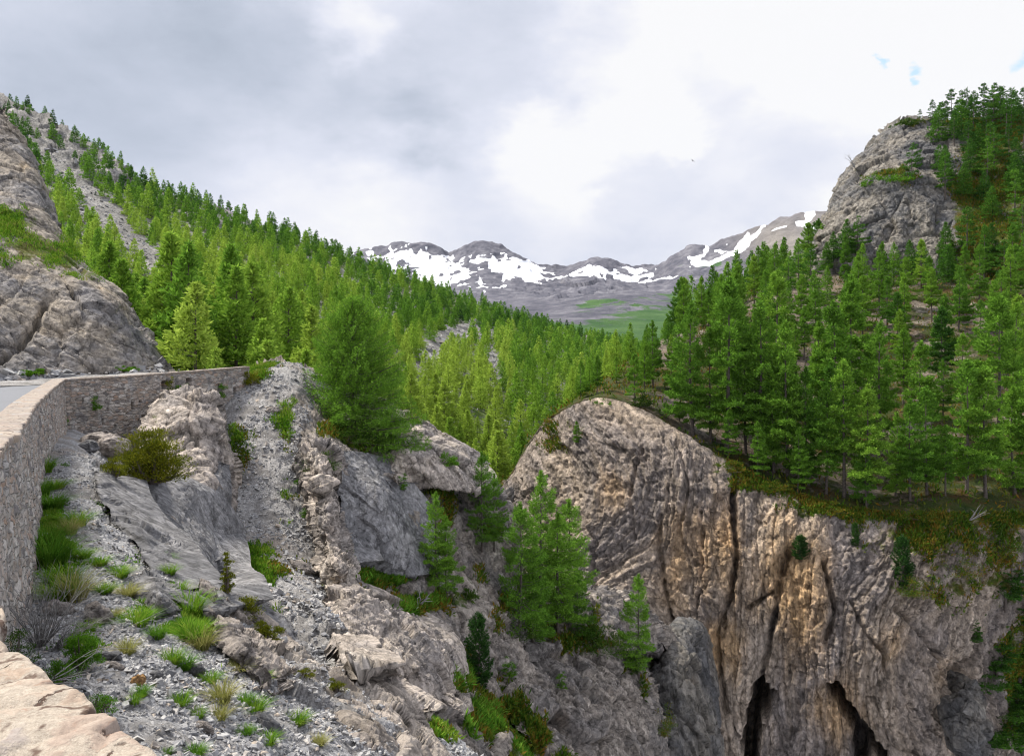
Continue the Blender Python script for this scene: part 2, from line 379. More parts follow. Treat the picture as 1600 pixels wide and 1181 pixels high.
# -- gorge cliff (the big folded face)
def gorge():
    rows = [[(770, 775, 128), (800, 742, 120), (850, 660, 113), (930, 622, 106), (1000, 638, 102), (1060, 672, 98), (1130, 715, 95), (1200, 752, 92), (1280, 785, 90), (1400, 803, 88), (1500, 803, 87), (1620, 800, 88), (1740, 800, 90)],
            [(775, 820, 122), (825, 765, 112), (880, 715, 105), (950, 690, 100), (1020, 700, 96), (1080, 730, 93), (1140, 770, 91), (1210, 810, 88.5), (1290, 840, 86.5), (1400, 855, 85), (1500, 860, 85), (1620, 860, 88), (1740, 860, 92)],
            [(790, 880, 114), (860, 840, 104), (920, 815, 98), (980, 795, 94.5), (1040, 795, 92.5), (1100, 815, 90), (1160, 850, 88), (1230, 875, 86), (1300, 895, 84), (1400, 910, 83), (1480, 915, 84), (1570, 930, 89), (1740, 940, 97)],
            [(820, 980, 107), (890, 945, 98), (955, 920, 94), (1010, 910, 92), (1060, 910, 91), (1120, 920, 88), (1180, 940, 86), (1240, 960, 84), (1310, 975, 82), (1400, 990, 81), (1470, 1000, 83), (1560, 1010, 90), (1740, 1020, 101)],
            [(850, 1090, 100), (930, 1060, 95), (1000, 1045, 92), (1050, 1040, 91), (1100, 1040, 89), (1150, 1045, 87.5), (1200, 1050, 85.5), (1260, 1060, 83), (1320, 1070, 81), (1400, 1080, 80), (1460, 1085, 83), (1540, 1095, 92), (1740, 1100, 105)],
            [(880, 1210, 96), (960, 1200, 93), (1020, 1190, 91), (1060, 1190, 90), (1110, 1190, 88.5), (1160, 1195, 88), (1210, 1200, 86.5), (1270, 1200, 84), (1330, 1200, 82), (1400, 1200, 80.5), (1450, 1200, 84), (1530, 1200, 93), (1740, 1200, 108)],
            [(900, 1420, 93), (980, 1410, 91), (1030, 1400, 90), (1070, 1400, 89), (1120, 1400, 88), (1170, 1400, 87), (1220, 1400, 86), (1280, 1400, 84), (1340, 1400, 82), (1400, 1400, 81), (1450, 1400, 85), (1530, 1400, 94), (1740, 1400, 108)]]
    G = net(rows, 760, 620)
    x, y = PX(G)
    wob = 30*fbm(np.stack([x/170, y/260, 0*x], -1), 3, 3)+7*fbm(np.stack([x/45, y/90, 0*x+4], -1), 3, 8)
    fold = sstep(1090, 930, x)
    S = x+fold*(.95*(y-800))*sstep(640, 900, y)+fold*(-.55)*(y-760)*sstep(900, 640, y)+wob
    S = S+.55*np.maximum(0, x-1330)*0+.5*(y-960)*sstep(1260, 1400, x)*sstep(1200, 1000, y)
    S, T = S*.075, y*.075
    st = np.stack([S*1.0, T*.22, x*0+G[..., 1]*.1], -1)
    q = np.stack([S, T*.22, G[..., 1]*.05], -1)
    d = 1.7*fbm(q/7., 4, 21)+.34*ridged(q/3.4, 3, 22)*sstep(-.3, .4, fbm(G/14, 2, 4))+.09*ridged(q/1.2, 4, 23)
    q2 = np.stack([S, T*.42, G[..., 1]*.3], -1)
    h1, c1, e1 = facet(q2/2.7, 31); h2, c2, e2 = facet(np.stack([S, T*.6, G[..., 1]*.3], -1)/.95, 32)
    d += .44*(h1*.5+(c1-.5)*1.2)+.27*(h2*.6+(c2-.5)*1.2)-.12*np.exp(-(e1/.06)**2)
    h4, c4, e4 = facet(np.stack([S, T*.13, G[..., 1]*.2], -1)/1.5, 35); d += .20*(c4-.5)-.22*np.exp(-(e4/.06)**2); h5, c5, e5 = facet(G/np.array([1.5, 1.5, 1.1]), 36); d += .34*(c5-.5)+.1*h5
    h3, c3, e3 = facet(G/np.array([.45, .6, .6]), 33); d += .15*(h3+(c3-.5)*.9)+.20*fbm(G/.9, 4, 44)
    n = gnorm(G)
    # cracks and caves
    jit = 9*fbm(np.stack([x/25, y/25, 0*x], -1), 3, 77)
    cr = 0
    for pts, wd, dep in [([(1148, 742), (1146, 800), (1150, 870), (1143, 930), (1120, 990), (1128, 1050), (1135, 1110)], 6, 2.4), ([(1222, 870), (1216, 930), (1200, 1010), (1190, 1060)], 7, 2.2),
                         ([(1287, 880), (1296, 920), (1304, 958), (1290, 1000)], 6, 2.6), ([(1033, 805), (1030, 860), (1040, 920), (1048, 960), (1070, 1000)], 5, 2.0), ([(1233, 862), (1222, 895)], 11, 3.5),
                         ([(1330, 940), (1352, 990), (1380, 1020), (1385, 1060)], 5, 1.6), ([(1400, 950), (1450, 1010), (1475, 1060)], 6, 1.5), ([(1205, 925), (1170, 950)], 5, 1.8), ([(1000, 700), (985, 770), (990, 840)], 4, 1.2),
                         ([(1490, 1060), (1500, 1040), (1530, 1020)], 8, 2.5), ([(905, 800), (930, 850), (925, 900)], 4, 1.0), ([(1060, 690), (1075, 760), (1062, 830), (1090, 880)], 4, 1.2), ([(1095, 800), (1100, 880), (1092, 960)], 4, 1.1)]:
        cr = np.maximum(cr, .85*dep*np.exp(-((polyd(G, pts)+jit*.8)/(wd*.62))**2)*(.55+.6*fbm(G/5., 3, 79)+.3))
    cave = 0
    for pts, wd, dep in [([(1192, 1072), (1184, 1110), (1176, 1150), (1172, 1230)], 12, 15), ([(1206, 1082), (1196, 1110)], 8, 10), ([(1306, 1072), (1322, 1108), (1345, 1140), (1375, 1178), (1400, 1230)], 10, 14), ([(1350, 1150), (1345, 1210)], 13, 9)]:
        dd = polyd(G, pts)+jit*.9+5*fbm(np.stack([x/9, y/14, 0*x], -1), 3, 78)
        cave = np.maximum(cave, dep*sstep(wd*1.25, wd*.45, dd))
    d = d-cr
    topw = sstep(0, .05, np.linspace(0, 1, G.shape[0]))[:, None]
    d = d*(.3+.7*topw)
    G2 = G+n*d[..., None]
    view = G/np.linalg.norm(G, axis=-1)[..., None]
    G2 = G2+view*np.array([1, 1, .2])*cave[..., None]
    i = np.linspace(0, 1, G.shape[0])[:, None]
    gr = .62*np.exp(-i/.035)*(.25+.75*sstep(1010, 1160, x))+blobs(G, [(1450, 850, 130, 40, .5), (1490, 920, 70, 55, .48), (1410, 930, 40, 40, .3), (1560, 900, 60, 90, .5), (1500, 1130, 70, 40, .42), (1600, 1050, 60, 130, .7), (1270, 800, 60, 18, .45), (860, 700, 60, 30, .3), (900, 670, 60, 25, .38), (950, 820, 25, 18, .25), (1250, 852, 30, 14, .35), (1160, 760, 60, 20, .3)])
    oc = blobs(G, [(1090, 860, 75, 120, .46), (1210, 900, 60, 120, .42), (1070, 940, 70, 40, .36), (1120, 1010, 70, 60, .46), (1260, 930, 45, 130, .42), (1210, 820, 70, 50, .3), (1400, 1010, 80, 60, .34), (1320, 1110, 60, 70, .38), (1060, 730, 30, 70, .2), (1080, 1080, 40, 50, .3), (1030, 830, 20, 60, .3), (1170, 880, 60, 120, .3), (960, 770, 40, 40, .2), (1450, 1040, 50, 60, .25)])
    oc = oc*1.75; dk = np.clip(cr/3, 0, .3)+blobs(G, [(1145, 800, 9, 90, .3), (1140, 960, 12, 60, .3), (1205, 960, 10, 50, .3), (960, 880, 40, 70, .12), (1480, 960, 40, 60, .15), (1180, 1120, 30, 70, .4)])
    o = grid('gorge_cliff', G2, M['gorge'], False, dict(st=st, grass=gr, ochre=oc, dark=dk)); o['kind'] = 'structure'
    PATCH['gorge'] = dict(G=G2, B=G, n=gnorm(G2), at=dict(grass=gr))
gorge()

# -- forested hill above the cliff
def hill():
    rows = [[(700, 900, 150), (770, 772, 134), (800, 740, 122), (850, 660, 114), (930, 621, 106.3), (1000, 637, 102.3), (1060, 671, 98.3), (1130, 714, 95.3), (1200, 751, 92.3), (1280, 784, 90.3), (1400, 802, 88.3), (1500, 802, 87.3), (1620, 799, 88.3), (1760, 799, 90)],
            [(760, 900, 175), (820, 770, 160), (850, 690, 145), (890, 636, 132), (960, 588, 126), (1010, 586, 124), (1060, 602, 119), (1130, 640, 114), (1200, 668, 111), (1280, 690, 109), (1400, 700, 106), (1500, 700, 104), (1620, 695, 103), (1760, 690, 104)],
            [(800, 900, 205), (850, 790, 195), (890, 700, 185), (930, 632, 172), (985, 563, 165), (1035, 540, 160), (1085, 540, 156), (1140, 550, 151), (1210, 568, 148), (1290, 580, 145), (1400, 582, 141), (1500, 575, 138), (1620, 565, 137), (1760, 560, 138)],
            [(860, 900, 260), (900, 800, 255), (945, 710, 250), (985, 640, 244), (1030, 560, 236), (1070, 505, 226), (1120, 482, 218), (1170, 462, 212), (1235, 445, 207), (1310, 430, 204), (1400, 425, 200), (1500, 430, 192), (1620, 420, 186), (1760, 415, 186)],
            [(900, 900, 300), (940, 800, 300), (980, 700, 300), (1020, 620, 295), (1060, 560, 285), (1100, 500, 270), (1150, 470, 258), (1200, 440, 250), (1250, 415, 245), (1310, 390, 240), (1400, 380, 236), (1500, 380, 232), (1620, 370, 226), (1760, 370, 226)]]
    G = net(rows, 420, 320); G = skirt(G, t=(0, 3, -9))
    d = 1.6*fbm(G/16, 5, 61)+.35*fbm(G/3, 4, 62); h, c, e = facet(G/4, 63); d += .5*(h+(c-.5))*sstep(.0, .4, fbm(G/18, 3, 64))
    e0 = np.linspace(0, 1, G.shape[0])[:, None]; d = d*sstep(.006, .06, e0)
    x, y = PX(G)
    gr = np.clip(.58+.5*fbm(G/12, 4, 65)-.3*sstep(.1, .5, fbm(G/9, 3, 67)), 0, 1)+blobs(G, [(960, 600, 70, 40, .3)])
    gr -= blobs(G, [(1270, 440, 30, 60, .9), (1040, 545, 14, 25, .6)])
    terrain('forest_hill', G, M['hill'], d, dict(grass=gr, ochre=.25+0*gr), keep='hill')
hill()

# -- crag behind the hill
def crag():
    rows = [[(1385, 196, 262), (1396, 190, 252), (1415, 187, 246), (1445, 186, 241), (1480, 189, 238), (1540, 187, 234), (1620, 183, 231), (1760, 175, 232)],
            [(1362, 225, 255), (1372, 218, 243), (1400, 214, 235), (1435, 215, 231), (1480, 222, 227), (1540, 232, 221), (1620, 240, 215), (1760, 240, 212)],
            [(1328, 262, 248), (1340, 258, 232), (1372, 254, 224), (1412, 254, 221), (1460, 262, 217), (1530, 275, 211), (1620, 285, 203), (1760, 285, 200)],
            [(1296, 320, 243), (1308, 312, 224), (1345, 302, 215), (1395, 300, 211), (1450, 310, 208), (1525, 330, 202), (1620, 345, 193), (1760, 345, 188)],
            [(1270, 378, 238), (1280, 374, 218), (1318, 366, 209), (1372, 364, 205), (1435, 370, 202), (1515, 390, 195), (1620, 400, 184), (1760, 400, 179)],
            [(1258, 425, 236), (1268, 424, 213), (1310, 420, 204), (1370, 420, 200), (1440, 425, 196), (1520, 450, 187), (1620, 460, 175), (1760, 460, 170)],
            [(1250, 520, 230), (1262, 520, 208), (1310, 515, 198), (1370, 515, 194), (1440, 520, 190), (1520, 540, 180), (1620, 545, 168), (1760, 545, 164)]]
    G = net(rows, 520, 430); G = skirt(G, l=(32, 60, -10), t=(24, 80, -8))
    x, y = PX(G)
    d = rockdisp(G, 9., 1.9, 71, (1, 1, .55))
    soil = sstep(1450, 1520, x)*sstep(150, 260, y)
    d = d*(1-.55*soil)
    gr = .62*soil+.4*fbm(G/10, 4, 72)*soil+blobs(G, [(1385, 272, 48, 12, .85), (1425, 192, 60, 7, .6), (1500, 190, 50, 16, .6), (1400, 285, 70, 14, .45), (1380, 330, 60, 14, .22), (1300, 410, 40, 20, .35), (1390, 405, 60, 12, .45), (1600, 190, 130, 30, .6)])
    dk = blobs(G, [(1370, 380, 60, 30, .12), (1470, 220, 20, 20, .3)])
    oc = .3*soil+blobs(G, [(1300, 330, 40, 60, .15)])
    terrain('crag', G, M['crag'], d, dict(grass=gr, ochre=oc, dark=dk), keep='crag')
crag()

# -- far hillside under the big forest
def hillside():
    rows = [[(-160, 60, 560), (0, 150, 520), (100, 200, 480), (180, 252, 450), (230, 292, 440), (330, 322, 450), (430, 362, 470), (500, 390, 490), (560, 410, 510), (640, 438, 540), (720, 468, 580), (800, 494, 620), (900, 522, 660), (1000, 546, 700), (1120, 570, 740)],
            [(-160, 170, 430), (0, 240, 410), (100, 275, 390), (170, 320, 365), (230, 350, 360), (330, 375, 360), (430, 405, 375), (500, 430, 390), (560, 450, 405), (640, 475, 430), (720, 500, 460), (800, 520, 490), (900, 542, 530), (1000, 560, 580), (1120, 580, 640)],
            [(-160, 330, 300), (0, 360, 290), (100, 370, 280), (170, 400, 270), (230, 420, 265), (330, 440, 260), (430, 460, 270), (500, 480, 285), (560, 500, 300), (640, 520, 320), (720, 540, 345), (800, 556, 375), (900, 572, 420), (1000, 585, 480), (1120, 600, 540)],
            [(-160, 480, 200), (0, 490, 200), (100, 490, 195), (170, 495, 190), (230, 505, 185), (330, 515, 185), (430, 525, 190), (500, 540, 200), (560, 560, 210), (640, 580, 225), (720, 600, 245), (800, 612, 270), (900, 625, 310), (1000, 635, 360), (1120, 650, 420)],
            [(-160, 580, 140), (0, 578, 140), (100, 575, 135), (170, 572, 130), (230, 572, 128), (330, 572, 128), (430, 575, 132), (500, 600, 140), (560, 640, 148), (640, 690, 156), (720, 735, 165), (800, 745, 178), (900, 740, 210), (1000, 740, 260), (1120, 760, 300)],
            [(-160, 640, 100), (0, 620, 98), (100, 600, 95), (170, 590, 92), (230, 585, 90), (330, 590, 90), (430, 620, 92), (500, 700, 98), (560, 780, 106), (640, 840, 115), (720, 870, 124), (800, 870, 138), (900, 870, 160), (1000, 880, 190), (1120, 900, 220)],
            [(-160, 720, 72), (0, 700, 70), (100, 680, 68), (170, 670, 66), (230, 670, 66), (330, 700, 66), (430, 760, 68), (500, 900, 72), (560, 1000, 80), (640, 1050, 90), (720, 1080, 100), (800, 1080, 112), (900, 1080, 130), (1000, 1080, 150), (1120, 1100, 180)]]
    G = net(rows, 420, 380); G = skirt(G, t=(-60, 260, -30))
    x, y = PX(G)
    rocky = sstep(255, 165, x)*sstep(30, -10, y-(.60*x+182))+blobs(G, [(350, 325, 30, 18, .8), (600, 480, 60, 22, .35), (420, 500, 60, 22, .2)])
    d = rockdisp(G, 13., 3.4, 81)*np.clip(.12+rocky, 0, 1)+2.2*fbm(G/35, 4, 82)
    strip = np.exp(-(polyd(G, [(70, 235), (100, 270), (150, 320), (190, 365), (230, 410)])/(9+.035*y))**2)+np.exp(-(polyd(G, [(668, 560), (700, 535), (735, 522)])/16)**2)+np.exp(-(polyd(G, [(765, 522), (772, 560), (782, 600)])/7)**2)
    gr = .52-.9*strip-.7*np.clip(rocky, 0, 1)+.25*fbm(G/20, 4, 83)
    terrain('hillside', G, M['hillside'], d, dict(grass=gr), keep='hillside')
    PATCH['hillside']['strip'] = strip; PATCH['hillside']['rocky'] = rocky
hillside()

# -- snowy mountains, foothills and meadows at the head of the valley
def mountains():
    top = [(330, 430, 6200), (470, 405, 6000), (560, 398, 5900), (600, 388, 5800), (625, 383, 5700), (648, 383, 5700), (678, 391, 5600), (702, 399, 5600), (725, 390, 5500), (755, 384, 5400), (778, 389, 5400), (800, 400, 5300), (835, 412, 5300), (880, 417, 5300), (908, 409, 5200), (933, 404, 5100), (952, 409, 5100), (975, 415, 5100), (1012, 418, 5100), (1036, 416, 5000), (1062, 400, 4800), (1085, 388, 4700), (1108, 388, 4600), (1140, 376, 4500), (1172, 366, 4400), (1203, 358, 4300), (1222, 344, 4200), (1255, 338, 4100), (1285, 334, 4000), (1340, 330, 4000), (1500, 345, 4000), (1700, 380, 4200)]
    xs = np.array([p[0] for p in top], float)
    def row(f, D, g=None):
        out = []
        for (x, y, d) in top:
            k = f; yb = 470
            out.append((x+(x-1000)*g if g else x, y+(yb-y)*k, D(x, d)))
        return out
    rows = [[(x, y, d) for x, y, d in top], row(.22, lambda x, d: d*.955), row(.5, lambda x, d: d*.90), row(.74, lambda x, d: d*.80), row(.9, lambda x, d: d*.66)]
    rows.append([(x, 468+10*math.sin(x/90.), 2500) for x in xs]); rows.append([(x, 488+6*math.sin(x/60.+1), 1800) for x in xs]); rows.append([(x, 512, 1250) for x in xs]); rows.append([(x, 552, 900) for x in xs]); rows.append([(x, 640, 700) for x in xs])
    G = net(rows, 900, 330); G = skirt(G, t=(0, 900, -350))
    x, y = PX(G); dep = G[..., 1]
    q = G/420.; a = dep/5000
    rg = ridged(q*np.array([1, .6, 1]), 6, 91, .55)
    d = rg*46*a**1.2*sstep(500, 405, y)+22*a*fbm(G/120, 5, 92)
    mid = blobs(G, [(870, 452, 120, 17, 1.), (1150, 440, 70, 22, .9), (980, 480, 60, 12, .5), (960, 505, 30, 8, .5)])
    h, c, e = facet(G/np.array([170, 260, 110]), 93); h2, c2, e2 = facet(G/np.array([50, 80, 34]), 94)
    d += (h*38+(c-.5)*30+h2*13+(c2-.5)*9)*np.clip(mid, 0, 1)*a
    d *= (.25+.75*sstep(0, 6, np.arange(G.shape[0])-2.))[:, None]
    jit = fbm(G/np.array([260, 420, 160]), 6, 95); j2 = fbm(G/np.array([75, 150, 45]), 5, 96)
    snow = blobs(G, [(690, 425, 120, 30, 1.), (800, 425, 80, 22, 1.), (610, 405, 60, 22, .8), (930, 432, 60, 12, .8), (975, 428, 50, 9, .85), (870, 438, 50, 8, .8)])
    snow = sstep(.09, .24, snow*1.06+.80*jit+.75*j2-.35*sstep(.1, .6, ridged(np.stack([x/26, y/60, 0*x], -1), 3, 98))+.0*rg-.50*sstep(.25, .6, rg)*.6-.25*np.exp(-(polyd(G, [(700, 400), (755, 386), (800, 402), (850, 416), (930, 406), (952, 411)])/7)**2))
    for pts, wd in [([(1198, 362), (1178, 378), (1160, 395), (1130, 408), (1090, 418)], 5), ([(1172, 372), (1160, 386), (1150, 394)], 4), ([(1106, 392), (1100, 404), (1085, 414)], 5), ([(1080, 408), (1110, 420), (1150, 402)], 3.5), ([(1232, 362), (1212, 366)], 2), ([(1270, 340), (1262, 350), (1250, 356), (1275, 362)], 6), ([(1020, 436), (985, 440), (960, 436)], 4), ([(1060, 436), (1000, 446)], 2.2), ([(1120, 394), (1150, 398)], 3)]:
        snow = np.maximum(snow, sstep(1.25, .8, polyd(G, pts)/(wd*.72)+1.5*j2+.7*jit))
    brown = blobs(G, [(1225, 385, 62, 40, .9), (1290, 370, 60, 50, .9)])
    green = np.clip(blobs(G, [(1010, 496, 110, 22, .8), (930, 476, 70, 10, .6), (1060, 468, 60, 12, .75), (1130, 417, 60, 8, .55), (1000, 470, 60, 10, .5), (860, 505, 80, 15, .5)])+.9*sstep(500, 520, y)+.55*j2+.3*jit, 0, 1)
    m, nt = newmat('mountain_ground'); b = NB(nt); ob = b.n('ShaderNodeTexCoord').outputs['Object']
    sq = b.vm('MULTIPLY', ob, (1, .7, 1.4))
    c = b.ramp(b.noise(sq, .012, 9, .72), [(.32, (.06, .062, .082)), (.5, (.125, .122, .145)), (.68, (.25, .243, .262))])
    bc = b.ramp(b.noise(ob, .006, 8, .65), [(.3, (.19, .165, .145)), (.55, (.275, .25, .215)), (.75, (.34, .315, .28))])
    c = b.mix(b.attr('brown'), c, bc)
    gf = b.mr(b.m('ADD', b.attr('green'), b.m('MULTIPLY', b.m('SUBTRACT', b.noise(ob, .02, 9, .7), .5), 1.4)), .45, .62)
    gc = b.ramp(b.noise(ob, .012, 6, .6), [(.35, (.04, .10, .03)), (.65, (.085, .16, .05))])
    c = b.mix(gf, c, gc)
    sf = b.mr(b.m('ADD', b.attr('snow'), b.m('MULTIPLY', b.m('SUBTRACT', b.noise(sq, .03, 8, .7), .5), .8)), .36, .58)
    c = b.mix(sf, c, (.88, .89, .92))
    b.out(c, .9, b.noise(sq, .02, 9, .75), 14., 1., .1)
    n = gnorm(G)
    terrain('mountains', G, m, d, dict(snow=snow, brown=brown, green=green), keep='mountains')
mountains()

# -- cliff beside the road
def roadcliff():
    rows = [[(-220, 90, 96), (-60, 130, 94), (0, 170, 93), (10, 186, 92), (22, 198, 92), (34, 214, 95)],
            [(-220, 160, 90), (-60, 200, 88), (0, 232, 87), (24, 246, 87), (48, 262, 88), (64, 280, 93)],
            [(-220, 250, 82), (-60, 280, 81), (0, 296, 80), (32, 306, 80), (64, 318, 82), (82, 335, 88)],
            [(-220, 330, 76), (-60, 345, 74), (0, 350, 73.5), (45, 355, 75), (80, 368, 77), (104, 385, 84)],
            [(-220, 400, 68), (-60, 405, 68), (0, 405, 68), (60, 410, 70), (115, 424, 72), (150, 430, 79)],
            [(-220, 450, 61), (-60, 450, 63), (0, 450, 64), (70, 455, 66), (145, 462, 68), (196, 468, 76)],
            [(-220, 520, 55), (-60, 520, 58), (0, 520, 60), (80, 520, 62), (170, 522, 64), (234, 526, 72)],
            [(-220, 604, 48), (-60, 600, 53), (0, 598, 56), (90, 590, 58.5), (190, 582, 62), (264, 578, 68)],
            [(-220, 700, 46), (-60, 690, 51), (0, 680, 54), (90, 670, 56.5), (190, 660, 60), (266, 650, 66)]]
    G = net(rows, 400, 470); G = skirt(G, r=(-19, 22, -4), t=(-14, 25, 0))
    x, y = PX(G)
    d = rockdisp(G@np.array([[.8, 0, .6], [0, 1, 0], [-.6, 0, .8]]), 6.0, .62, 101, (1, 1, 2.3), 1.0, .8)
    ledge = np.exp(-((y-(352+.62*x*.9))/26)**2)*sstep(240, 60, x)
    u = (G@np.array([.38, .12, .92]))/1.7+.9*fbm(G/6., 3, 106); saw = (u-np.floor(u))*np.clip(.6+1.4*fbm(G/9., 3, 107), 0, 1); u2 = u*2.7+.5*fbm(G/3., 3, 108); d += .42*saw+.14*(u2-np.floor(u2))
    d = d*(1-.6*ledge)
    d -= 1.2*np.exp(-((polyd(G, [(5, 560), (30, 540), (55, 510), (70, 480)])+5*fbm(G/2, 3, 5))/5)**2)
    gr = .36*ledge+blobs(G, [(40, 400, 110, 36, .42), (120, 440, 70, 25, .3), (20, 345, 60, 25, .5), (60, 585, 40, 6, .4), (180, 470, 50, 25, .22), (30, 260, 20, 60, .1)])
    oc = blobs(G, [(20, 480, 60, 40, .5), (90, 500, 50, 50, .5), (160, 470, 60, 30, .35), (60, 540, 50, 30, .3), (40, 260, 30, 60, .34), (60, 290, 20, 30, .3)])
    terrain('roadside_cliff', G, M['road_cliff'], d, dict(grass=gr, ochre=oc), keep='roadcliff')
roadcliff()

# -- gully of pale scree below the far end of the wall
def gully():
    rows = [[(250, 610, 58), (370, 580, 55), (430, 566, 55), (470, 570, 56), (520, 610, 57)],
            [(240, 620, 50), (372, 590, 50.5), (425, 582, 51), (468, 600, 51), (510, 640, 52)],
            [(220, 700, 47), (355, 660, 46.5), (405, 645, 47), (455, 655, 47), (500, 690, 47)],
            [(210, 790, 43), (335, 760, 41.5), (395, 750, 42), (445, 765, 42), (505, 790, 43)],
            [(215, 890, 39), (330, 850, 36.5), (395, 845, 37), (455, 860, 37.5), (520, 890, 38)],
            [(260, 980, 33), (350, 930, 31), (430, 925, 31.5), (500, 940, 32.5), (570, 975, 34)],
            [(330, 1060, 28), (420, 1015, 26), (500, 1015, 26.5), (580, 1045, 27.5), (650, 1095, 29)],
            [(420, 1130, 23), (500, 1085, 21.5), (585, 1100, 22), (670, 1135, 23), (750, 1180, 25)],
            [(520, 1260, 19), (600, 1210, 18), (685, 1220, 19), (770, 1240, 20), (850, 1280, 22)],
            [(620, 1480, 17), (700, 1440, 16), (780, 1440, 17), (860, 1450, 18), (940, 1480, 19)]]
    G = net(rows, 300, 520)
    x, y = PX(G)
    d = .45*fbm(G/5, 5, 111)+.10*fbm(G/.7, 4, 112); h, c, e = facet(G/.45, 113); d += .07*(h+c-.5)
    band = np.exp(-(polyd(G, [(390, 930), (440, 965), (500, 1005), (540, 1030)])/20)**2)
    band = np.maximum(band, np.exp(-(polyd(G, [(470, 650), (462, 690), (472, 740), (480, 790)])/12)**2)*.8)
    d += rockdisp(G, 1.8, .55, 114)*band+.5*band
    gr = .05+.34*fbm(G/3, 4, 115)+blobs(G, [(395, 860, 45, 60, .32), (400, 580, 30, 25, .35), (370, 690, 22, 60, .3), (440, 980, 60, 22, .3), (450, 690, 20, 70, .32), (480, 740, 22, 60, .3), (620, 1105, 60, 14, .2), (700, 1140, 60, 18, .35)])
    terrain('scree_gully', G, M['scree_far'], d, dict(grass=gr*(1-band)), keep='gully')
gully()

# -- slope with the big tree, running down to the green gully
def treeslope():
    rows = [[(400, 570, 58), (440, 566, 58), (500, 585, 60), (560, 610, 61), (605, 635, 61.5), (650, 652, 62), (700, 688, 62), (752, 728, 63), (792, 768, 66)],
            [(440, 620, 51.5), (470, 625, 51), (500, 640, 51.5), (545, 665, 52), (595, 680, 53), (640, 690, 54), (695, 720, 56), (745, 752, 58), (800, 800, 62)],
            [(452, 690, 46), (475, 680, 45), (497, 690, 45), (540, 704, 47), (592, 735, 48), (640, 762, 50), (690, 782, 52), (740, 805, 55), (800, 850, 59)],
            [(470, 790, 42.5), (488, 780, 41.5), (508, 782, 41), (530, 792, 43.5), (590, 812, 45.5), (642, 830, 46.5), (690, 850, 50), (740, 866, 53), (805, 905, 57)],
            [(485, 880, 39), (505, 870, 37.8), (524, 872, 37.3), (538, 862, 40), (590, 884, 43), (645, 898, 44), (692, 912, 47), (750, 925, 50), (820, 955, 54)],
            [(505, 920, 36), (525, 905, 35), (545, 898, 35), (565, 912, 38), (612, 930, 40), (655, 942, 42), (702, 962, 44), (762, 975, 47), (835, 1010, 51)],
            [(545, 980, 35), (565, 965, 34), (595, 968, 34.5), (632, 978, 37), (672, 988, 39), (704, 1010, 41), (742, 1040, 43), (790, 1062, 46), (850, 1090, 49)],
            [(625, 1100, 31), (645, 1085, 30), (682, 1085, 31.5), (702, 1088, 33.5), (722, 1092, 35.5), (752, 1112, 38), (792, 1142, 41), (842, 1162, 44), (882, 1182, 47)],
            [(690, 1210, 27), (705, 1190, 27), (742, 1188, 28.5), (765, 1195, 31), (795, 1205, 33), (824, 1222, 36), (855, 1242, 39), (885, 1262, 42), (922, 1282, 45)],
            [(760, 1450, 24), (780, 1430, 24), (810, 1430, 25), (840, 1430, 27), (870, 1430, 29), (900, 1440, 32), (930, 1450, 35), (960, 1460, 38), (1000, 1480, 41)]]
    G = net(rows, 420, 560); G = skirt(G, r=(1, 18, -8), t=(0, 30, -20))
    x, y = PX(G)
    gr = blobs(G, [(520, 675, 50, 26, .5), (580, 690, 70, 22, .55), (640, 720, 45, 20, .5), (600, 900, 55, 22, .85), (650, 945, 60, 18, .75), (560, 880, 25, 15, .8), (700, 940, 60, 25, .55), (760, 830, 40, 30, .45), (720, 1050, 30, 50, .75), (760, 1120, 45, 40, .85), (830, 1170, 45, 35, .85), (700, 800, 25, 40, .55), (680, 770, 40, 14, .6), (740, 900, 40, 30, .4), (600, 870, 60, 8, .4), (860, 1200, 40, 40, .8), (730, 700, 50, 10, .3), (640, 660, 20, 14, .4), (790, 950, 40, 40, .4), (500, 760, 10, 40, .4)])
    rk = 1-np.clip(gr*1.1, 0, .8)
    d = rockdisp(G, 2.6, .75, 121, (1, 1, .8), 1., 1.3)*rk+.12*fbm(G/.8, 4, 122)
    oc = blobs(G, [(690, 930, 80, 20, .4), (600, 700, 60, 14, .3), (660, 860, 60, 10, .35), (700, 960, 40, 15, .4), (735, 890, 15, 20, .4)])
    terrain('rocky_slope', G, M['slope'], d, dict(grass=gr, ochre=oc), keep='treeslope')
treeslope()

